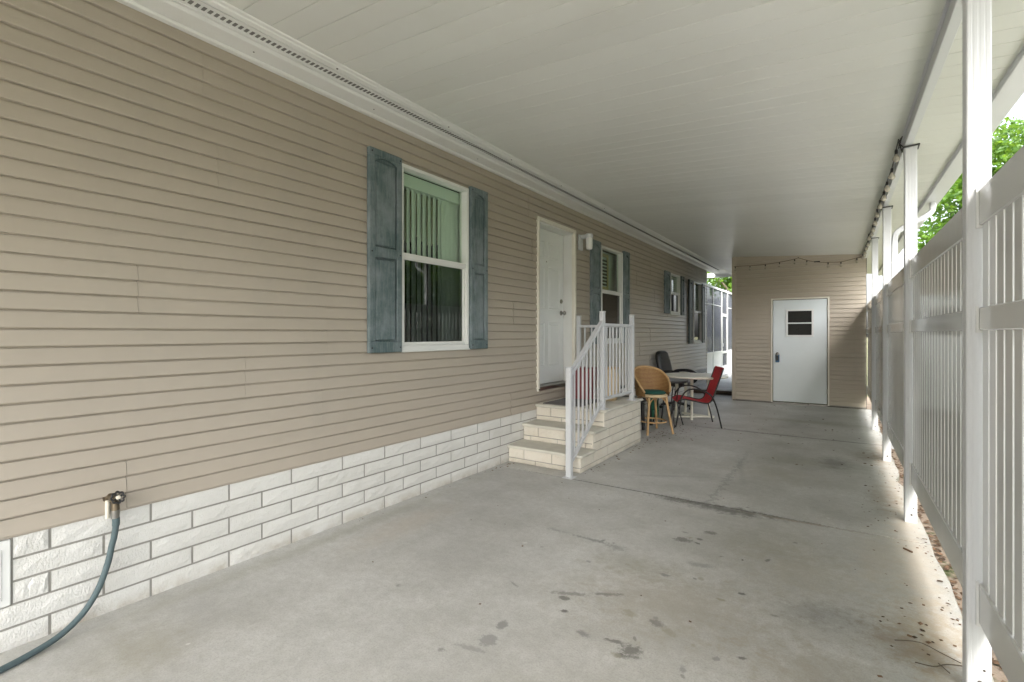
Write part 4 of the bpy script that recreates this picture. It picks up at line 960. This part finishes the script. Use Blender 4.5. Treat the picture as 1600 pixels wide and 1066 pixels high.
# tables ---------------------------------------------------------------------
bt = thing('patio_table', 'large round cream resin table in front of the office chair', 'table', (-2.10, 8.55, 0))
q = MB(); q.lathe([(.51, 0), (.53, .008), (.535, .022), (.525, .034), (.49, .036)], (0, 0, .690), 40); q.build('tabletop', M['creamtop'], bt, smooth=40)
for (lx, ly) in ((-.26, -.10), (.02, -.20), (.20, .20), (-.20, .26)):
    q = MB(); q.tube(smooth_path([(lx, ly, .70), (lx * .95, ly * .95, .40), (lx * 1.05, ly * 1.05, .002)], 4), [.026] * 4 + [.022] * 5, 10); q.build('leg', M['creamtop'], bt, smooth=50)
q = MB(); q.box((-.30, -.13, .03), (.30, -.09, .06), .006, Matrix.Rotation(R(35), 4, 'Z')); q.build('foot_bar', M['creamtop'], bt)
q = MB(); q.box((-.30, .09, .03), (.30, .13, .06), .006, Matrix.Rotation(R(-20), 4, 'Z')); q.build('foot_bar', M['creamtop'], bt)
sm = thing('side_table', 'small round grey topped table with a dark rim beside the wicker stool', 'table', (-2.27, 7.66, 0))
q = MB(); q.lathe([(.0, .012), (.282, .012), (.282, .016), (0, .017)], (0, 0, .692), 36); q.build('tabletop', M['greytop'], sm)
q = MB(); q.tube([(.288 * math.cos(2 * math.pi * i / 40), .288 * math.sin(2 * math.pi * i / 40), .690) for i in range(40)], .017, 8, closed=True); q.build('rim', M['dark'], sm, smooth=50)
for k in range(4):
    a = R(40 + 90 * k); q = MB(); q.tube(smooth_path([(.22 * math.cos(a), .22 * math.sin(a), .68), (.15 * math.cos(a), .15 * math.sin(a), .40), (.25 * math.cos(a), .25 * math.sin(a), .002)], 6), .0095, 8); q.build('leg', M['dark'], sm, smooth=50)
# black chair behind the stool
bc = thing('patio_chair', 'black patio chair mostly hidden behind the wicker stool', 'chair', (-2.68, 7.28, 0), R(5))
q = MB(); q.box((-.20, -.23, .40), (.22, .23, .44), .015); q.build('seat', M['blackpl'], bc)
q = MB(); q.box((-.225, -.20, .48), (-.20, .20, .62), .008, Matrix.Rotation(R(-4), 4, 'Y')); q.build('backrest', M['blackpl'], bc)
for sx in (-1, 1):
    for sy_ in (-1, 1):
        q = MB(); q.tube([(.19 * sx, .20 * sy_, .40), (.21 * sx, .22 * sy_, .002)], [.03, .024], 8); q.build('leg', M['blackpl'], bc)
for sy_ in (-1, 1):
    q = MB(); q.tube(smooth_path([(.20, .22 * sy_, .42), (.22, .235 * sy_, .56), (.12, .24 * sy_, .61), (-.12, .24 * sy_, .61), (-.21, .22 * sy_, .58)], 5), .014, 8); q.build('armrest', M['blackpl'], bc, smooth=50)
jg = thing('water_jug', 'translucent green jug on the floor under the wicker stool', 'jug', (-2.66, 8.18, 0))
q = MB(); q.lathe([(.07, .002), (.082, .01), (.086, .06), (.086, .14), (.080, .15), (.086, .16), (.088, .25), (.075, .31), (.04, .335), (.038, .35)], n=24); q.build('jug_body', M['greenpl'], jg, smooth=50)
q = MB(); q.lathe([(.044, 0), (.044, .03), (.038, .034)], (0, 0, .35), 16); q.build('cap', M['trim'], jg)

# ================================================================== STRING LIGHTS
def bulb(parent, p, socket=.016, down=True, mat='bulb', wl=True):
    p = Vector(p)
    q = MB(); q.lathe([(.008, .0), (.0105, -.012), (.0105, -.032), (.008, -.038)], tuple(p), 10); so_ = q.build('socket', M['dark'], parent, world=True)
    q = MB(); q.lathe([(.008, -.038), (.015, -.05), (.023, -.066), (.024, -.080), (.016, -.094), (.004, -.10)], tuple(p), 12); q.build('glass_bulb', M[mat], so_, world=True, smooth=60)
sl = thing('string_lights', 'brown cord string lights drooping above the shed door', 'string lights', (-.8, 11.3, 2.8), group='bulb string lights under the carport roof')
ypl = SY - .028
cpts = [(-1.955, ypl, 2.842), (-1.70, ypl, 2.842), (-1.64, ypl, 2.838), (-1.354, ypl, 2.845), (-1.098, ypl, 2.866), (-.83, ypl, 2.908), (-.765, ypl, 2.925), (-.62, ypl, 2.866), (-.46, ypl, 2.82), (-.267, ypl, 2.795), (-.174, ypl, 2.792), (-.06, ypl, 2.790), (.10, ypl, 2.822), (.22, ypl, 2.85), (.34, ypl, 2.87)]
M['cord'] = plain('brown cord', (.07, .045, .025), .6)
q = MB(); q.tube(smooth_path(cpts, 3), .0045, 6); q.build('cord', M['cord'], sl, world=True)
for x, z in ((-1.925, 2.842), (-1.64, 2.838), (-1.354, 2.843), (-1.098, 2.864), (-.83, 2.906), (-.62, 2.864), (-.267, 2.795), (-.06, 2.790), (.19, 2.842)): bulb(sl, (x, ypl - .002, z), mat='jar' if False else 'bulb')
q = MB(); q.box((-.50, ypl - .012, 2.815), (-.40, ypl + .008, 2.835), .004, Matrix.Translation((0, 0, 0))); q.build('plug', M['dark'], sl, world=True)
q = MB(); q.lathe([(.010, 0), (.010, .012)], (0, 0, 0), 8, Matrix.Translation((-.765, SY - .013, 2.93)) @ Matrix.Rotation(R(90), 4, 'X')); q.build('hook', M['dark'], sl, world=True)
s2 = thing('string_lights', 'black cord string lights running along the beam over the posts', 'string lights', tuple(cf(-.03, 7, 2.85)), group='bulb string lights under the carport roof')
cp = []; y = 4.70; rr = random.Random(8)
while y < 11.3:
    seg = (y - 4.70) % 2.12 / 2.12; z = 2.878 - .030 * math.sin(math.pi * seg) - .012 * rr.random(); cp.append(cf(-.028 - .01 * rr.random(), y, z)); y += .22
q = MB(); q.tube(smooth_path(cp, 4), .0045, 6); q.build('cord', M['dark'], s2, world=True)
for i in range(1, len(cp), 2):
    p = cp[i]; bulb(s2, (p.x, p.y, p.z))
for py in (4.72, 6.84, 8.955):
    q = MB(); a, b_, c_ = -.012, .084, .01
    loop = [cf(-.010, py - .010, 2.812), cf(.084, py - .012, 2.818), cf(.086, py + .088, 2.815), cf(-.010, py + .086, 2.81)]
    q.tube(loop, .0075 if py < 8 else .005, 6, closed=True); q.build('tie', M['dark'], s2, world=True)
    q = MB()
    for k in range(7):
        a = rr.uniform(0, 6.28); q.tube([cf(-.022 + .014 * rr.uniform(-1, 1), py + rr.uniform(-.05, .05), 2.80 + rr.uniform(0, .10)) for _ in range(3)], .0035, 5)
    q.build('cord_coil', M['dark'], s2, world=True)

# ================================================================== SCREEN ENCLOSURE beyond the house
LX = -3.15
# leafy mass added beyond the fence to block low light under its rail
hd = thing('hedge', 'low green hedge growing behind the white fence', 'hedge', tuple(cf(.62, 4, -.06)))
rr = random.Random(77); q = MB(); vs = []; fs = []
for _ in range(42000):
    y = rr.uniform(-4.5, 11.6); a = rr.uniform(0, math.pi); top_ = 1.15 + .18 * noise.noise(Vector((0, y * 1.1, 5)))
    rad = rr.random() ** .35; p = cf(.62 + .27 * rad * math.cos(a), y, -.04 + top_ * rad * abs(math.sin(a)) if rr.random() < .5 else rr.uniform(-.04, top_ * (1 - .2 * rad)))
    s_ = rr.uniform(.03, .06); u = Vector((rr.gauss(0, 1), rr.gauss(0, 1), rr.gauss(.2, 1))).normalized() * s_; w_ = u.cross(Vector((rr.gauss(0, 1), rr.gauss(0, 1), rr.gauss(0, 1)))).normalized() * s_ * .35
    b = len(vs); vs += [p, p + u * .5 + w_, p + u, p + u * .5 - w_]; fs.append((b, b + 1, b + 2, b + 3))
iv = WM[hd.name].inverted(); me = bpy.data.meshes.new('foliage'); me.from_pydata([tuple(iv @ v_) for v_ in vs], [], fs); me.materials.append(M['leafd']); me.update()
o = bpy.data.objects.new('foliage', me); C.objects.link(o); o.parent = hd
q = MB()
for k in range(24):
    y = -4.2 + k * .66; q = MB(); q.tube([cf(.62, y, -.1), cf(.62 + rr.uniform(-.06, .06), y + rr.uniform(-.05, .05), .4), cf(.62 + rr.uniform(-.12, .12), y + rr.uniform(-.1, .1), .95)], [.018, .013, .006], 6); q.build('stem', M['bark'], hd, world=True)
se = thing('screen_enclosure', 'white framed screened porch beyond the end of the home', 'screened porch', (LX, 17, .1))
ypost = [14.0, 15.1, 16.30, 17.20, 18.25, 19.5]; lz = 2.735
for i, y in enumerate(ypost):
    q = MB(); q.box((LX - .05, y - .03, .101), (LX, y + .03, lz), .003); q.build('frame_post', M['trim'], se, world=True)
q = MB(); q.box((LX - .055, 13.99, lz + .0005), (LX + .004, 19.6, lz + .06), .003); q.build('top_beam', M['trim'], se, world=True)
for i in range(5):
    a, b = ypost[i] + .0305, ypost[i + 1] - .0305
    if i != 2:
        q = MB(); q.box((LX - .035, a, .101), (LX - .01, b, .845), .003); q.build('kick_panel', M['trim'], se, world=True)
        q = MB(); q.box((LX - .045, a, .8455), (LX - .003, b, .89), .003); q.box((LX - .04, a, 2.25), (LX - .012, b, 2.275), .002); q.build('chair_rail', M['trim'], se, world=True)
        q = MB(); q.box((LX - .024, a, .8905), (LX - .021, b, lz)); q.build('screen_panel', M['screen'], se, world=True)
    else:
        q = MB()
        for A, B in (((a, .12), (a + .06, 2.05)), ((b - .06, .12), (b, 2.05)), ((a + .0605, 1.96), (b - .0605, 2.05)), ((a + .0605, .12), (b - .0605, .42)), ((a + .0605, .80), (b - .0605, .87))): q.box((LX - .04, A[0], A[1]), (LX - .002, B[0], B[1]), .003)
        d_ = q.build('screen_door', M['trim'], se, world=True)
        for z0_, z1_ in ((.42, .80), (.87, 1.96)):
            q = MB(); q.box((LX - .024, a + .06, z0_), (LX - .021, b - .06, z1_)); q.build('screen_panel', M['screen'], d_, world=True)
        q = MB(); q.box((LX - .001, a + .015, 1.02), (LX + .03, a + .035, 1.12), .004); q.build('door_handle', M['alu'], d_, world=True)
        q = MB(); q.box((LX - .024, a, 2.0505), (LX - .021, b, lz)); q.build('screen_panel', M['screen'], se, world=True)
q = MB(); q.box((-6.6, 13.99, .101), (-6.55, 19.6, 2.735)); q.box((-6.55, 19.55, .101), (LX - .06, 19.6, 2.735)); q.build('back_wall', M['screen'], se, world=True)
q = MB(); q.box((-6.55, 14.0, .0), (LX - .06, 19.55, .1)); q.build('porch_floor', M['mortar'], se, world=True)

# ================================================================== TREES
def tree(loc, label, crown_c, crown_r, nclump, per, leaf, mat, trunk_h, seed, name='broadleaf_tree', group=None, clump=.55, cat='tree'):
    rr = random.Random(seed); t = thing(name, label, cat, loc, 0, group)
    tr = MB(); h = trunk_h
    pth = smooth_path([(0, 0, -.1), (.06, .03, h * .4), (-.04, .05, h * .8), (.0, 0, h)], 4); n_ = len(pth)
    tr.tube(pth, [.17 * crown_r[0] / 2.5 * (1 - .5 * i / (n_ - 1)) for i in range(n_)], 10)
    cl = []
    for k in range(nclump):
        while True:
            p = Vector((rr.uniform(-1, 1), rr.uniform(-1, 1), rr.uniform(-1, 1)))
            if .25 < p.length < 1: break
        p = Vector((p.x * crown_r[0], p.y * crown_r[1], p.z * crown_r[2])) + Vector(crown_c); cl.append(p)
    top = pth[-1]
    for k in range(min(26, nclump)):
        p = cl[k]; mid = top.lerp(p, .5) + Vector((rr.uniform(-.2, .2), rr.uniform(-.2, .2), rr.uniform(.0, .35)))
        st0 = pth[rr.randint(n_ // 2, n_ - 1)]
        tr.tube(smooth_path([st0, mid, p], 4), [.055 * crown_r[0] / 2.5 * (1 - .1 * q) for q in range(9)], 6)
    tr.build('trunk', M['bark'], t, smooth=60)
    vs = []; fs = []
    for c_ in cl:
        rc = clump * rr.uniform(.6, 1.25)
        for _ in range(per):
            d = Vector((rr.gauss(0, 1), rr.gauss(0, 1), rr.gauss(0, .7))); d = d.normalized() * rc * rr.random() ** .45
            p = c_ + d; s_ = leaf * rr.uniform(.6, 1.3)
            u = Vector((rr.gauss(0, 1), rr.gauss(0, 1), rr.gauss(-.2, .6))).normalized(); v = u.cross(Vector((rr.gauss(0, 1), rr.gauss(0, 1), rr.gauss(0, 1)))).normalized() * s_ * .32; u = u * s_
            b = len(vs); fold = u.cross(v).normalized() * s_ * .08
            vs += [p, p + u * .5 + v + fold, p + u, p + u * .5 - v + fold]; fs.append((b, b + 1, b + 2, b + 3))
    me = bpy.data.meshes.new('crown'); me.from_pydata([tuple(v) for v in vs], [], fs); me.materials.append(mat); me.update()
    o = bpy.data.objects.new('crown', me); C.objects.link(o); o.parent = t; return t
tree((4.3, 17.2, -.09), 'bright green leafy tree beyond the fence, seen above its rail', (.5, 0, 4.3), (3.4, 2.8, 2.9), 200, 260, .13, M['leaf'], 3.0, 21)
tree((-4.3, 26.0, -.09), 'bright green tree beyond the screened porch', (0.6, 0, 4.0), (1.9, 1.9, 1.5), 46, 150, .2, M['leaf'], 2.5, 5)
labs = ['dark green tree to the right of the fence, reflected in the large window', 'dark green tree farther right of the fence', 'dense dark tree behind the bright leafy tree', 'broad dark tree far right beyond the fence', 'dark tree on the right opposite the porch steps']
for i, (x, y, h_, r_) in enumerate([(7.0, 11.5, 3.2, 2.6), (9.5, 5.0, 3.4, 2.8), (7.5, 24, 3.6, 3.0), (12.5, 15, 4.4, 3.6), (10.5, 19.5, 3.5, 3.0)]):  # extra trees, added to shape the light and the window reflections
    tree((x, y, -.09), labs[i], (0, 0, h_), (r_, r_, h_ * .62), 60, 110, .26, M['leafd'], h_ * .7, 40 + i, clump=.75, group='dark trees to the right of the carport')

# ================================================================== LITTER
rr = random.Random(3); lt = MB()
def leaf_at(mb, x, y, z, s_):
    a = rr.uniform(0, 6.28); u = Vector((math.cos(a), math.sin(a), rr.uniform(-.1, .25))) * s_; v = Vector((-math.sin(a), math.cos(a), rr.uniform(-.2, .2))) * s_ * .45
    p = Vector((x, y, z + .003)); c1 = p + u * .5 + Vector((0, 0, s_ * .12))
    mb.add([p, p + u * .5 + v, p + u, p + u * .5 - v, c1], [(0, 1, 4), (1, 2, 4), (2, 3, 4), (3, 0, 4)])
def scatter(n_, xr, yr, s0, s1, z=0):
    for _ in range(n_): leaf_at(lt, rr.uniform(*xr), rr.uniform(*yr), z, rr.uniform(s0, s1))
for _ in range(70): leaf_at(lt, rr.gauss(-2.15, .18), rr.gauss(6.75, .38), 0, rr.uniform(.012, .035))
for _ in range(50): leaf_at(lt, rr.gauss(-1.9, .3), rr.gauss(7.6, .4), 0, rr.uniform(.012, .035))
scatter(28, (-2.19, -2.10), (4.5, 6.4), .012, .035); scatter(10, (-3.04, -2.98), (4.1, 4.45), .015, .035); scatter(12, (-3.06, -3.0), (2.2, 4.4), .01, .02)
scatter(35, (-2.6, .3), (2.0, 6.0), .008, .02); scatter(60, (-1.4, .3), (6, 11), .012, .04)
for _ in range(60): leaf_at(lt, rr.gauss(.26, .13), rr.gauss(4.9, .8), 0, rr.uniform(.007, .022))
for _ in range(5): leaf_at(lt, rr.gauss(.2, .2), rr.gauss(5.5, 1.2), 0, rr.uniform(.03, .045))
for _ in range(160):
    y = rr.uniform(1.5, 11); p = cf(.09 - abs(rr.gauss(0, .035)), y, 0); leaf_at(lt, p.x, p.y, 0, rr.uniform(.006, .022))
for _ in range(26): leaf_at(lt, rr.gauss(.30, .10), rr.gauss(2.95, .2), 0, rr.uniform(.01, .03))
scatter(14, (-3.0, -2.4), (5.9, 6.05), .015, .03, .571)
one(lt, 'fallen_leaves', M['litter'], 'dry brown leaves scattered over the carport floor', 'leaves', (-1, 6, 0), kind='stuff')
lt = MB()
for _ in range(900):
    y = rr.uniform(-.5, 11.2); p = cf(.105 + abs(rr.gauss(0, .07)), y, 0); leaf_at(lt, p.x, p.y, -.03, rr.uniform(.015, .05))
one(lt, 'leaf_litter', M['litter'], 'line of dry leaves in the soil under the fence', 'leaves', (.5, 6, -.03), kind='stuff')
q = MB(); q.tube(smooth_path([(.19, 2.86, .006), (.28, 2.89, .012), (.35, 2.86, .006), (.41, 2.81, .01)], 4), .0020, 5); q.tube(smooth_path([(.25, 2.72, .004), (.31, 2.71, .014), (.36, 2.77, .008), (.42, 2.80, .006)], 4), .0022, 5); q.tube([(.33, 2.76, .008), (.36, 2.70, .01)], .002, 5)
one(q, 'twig', M['bark'], 'thin dry twig on the concrete near the nearest post', 'twig', (.3, 2.8, 0))
q = MB(); q.tube([(.32, 4.12, .006), (.36, 4.07, .008)], .006, 6); one(q, 'twig', M['litter'], 'short brown stick on the concrete beside the second post', 'twig', (.34, 4.09, 0))
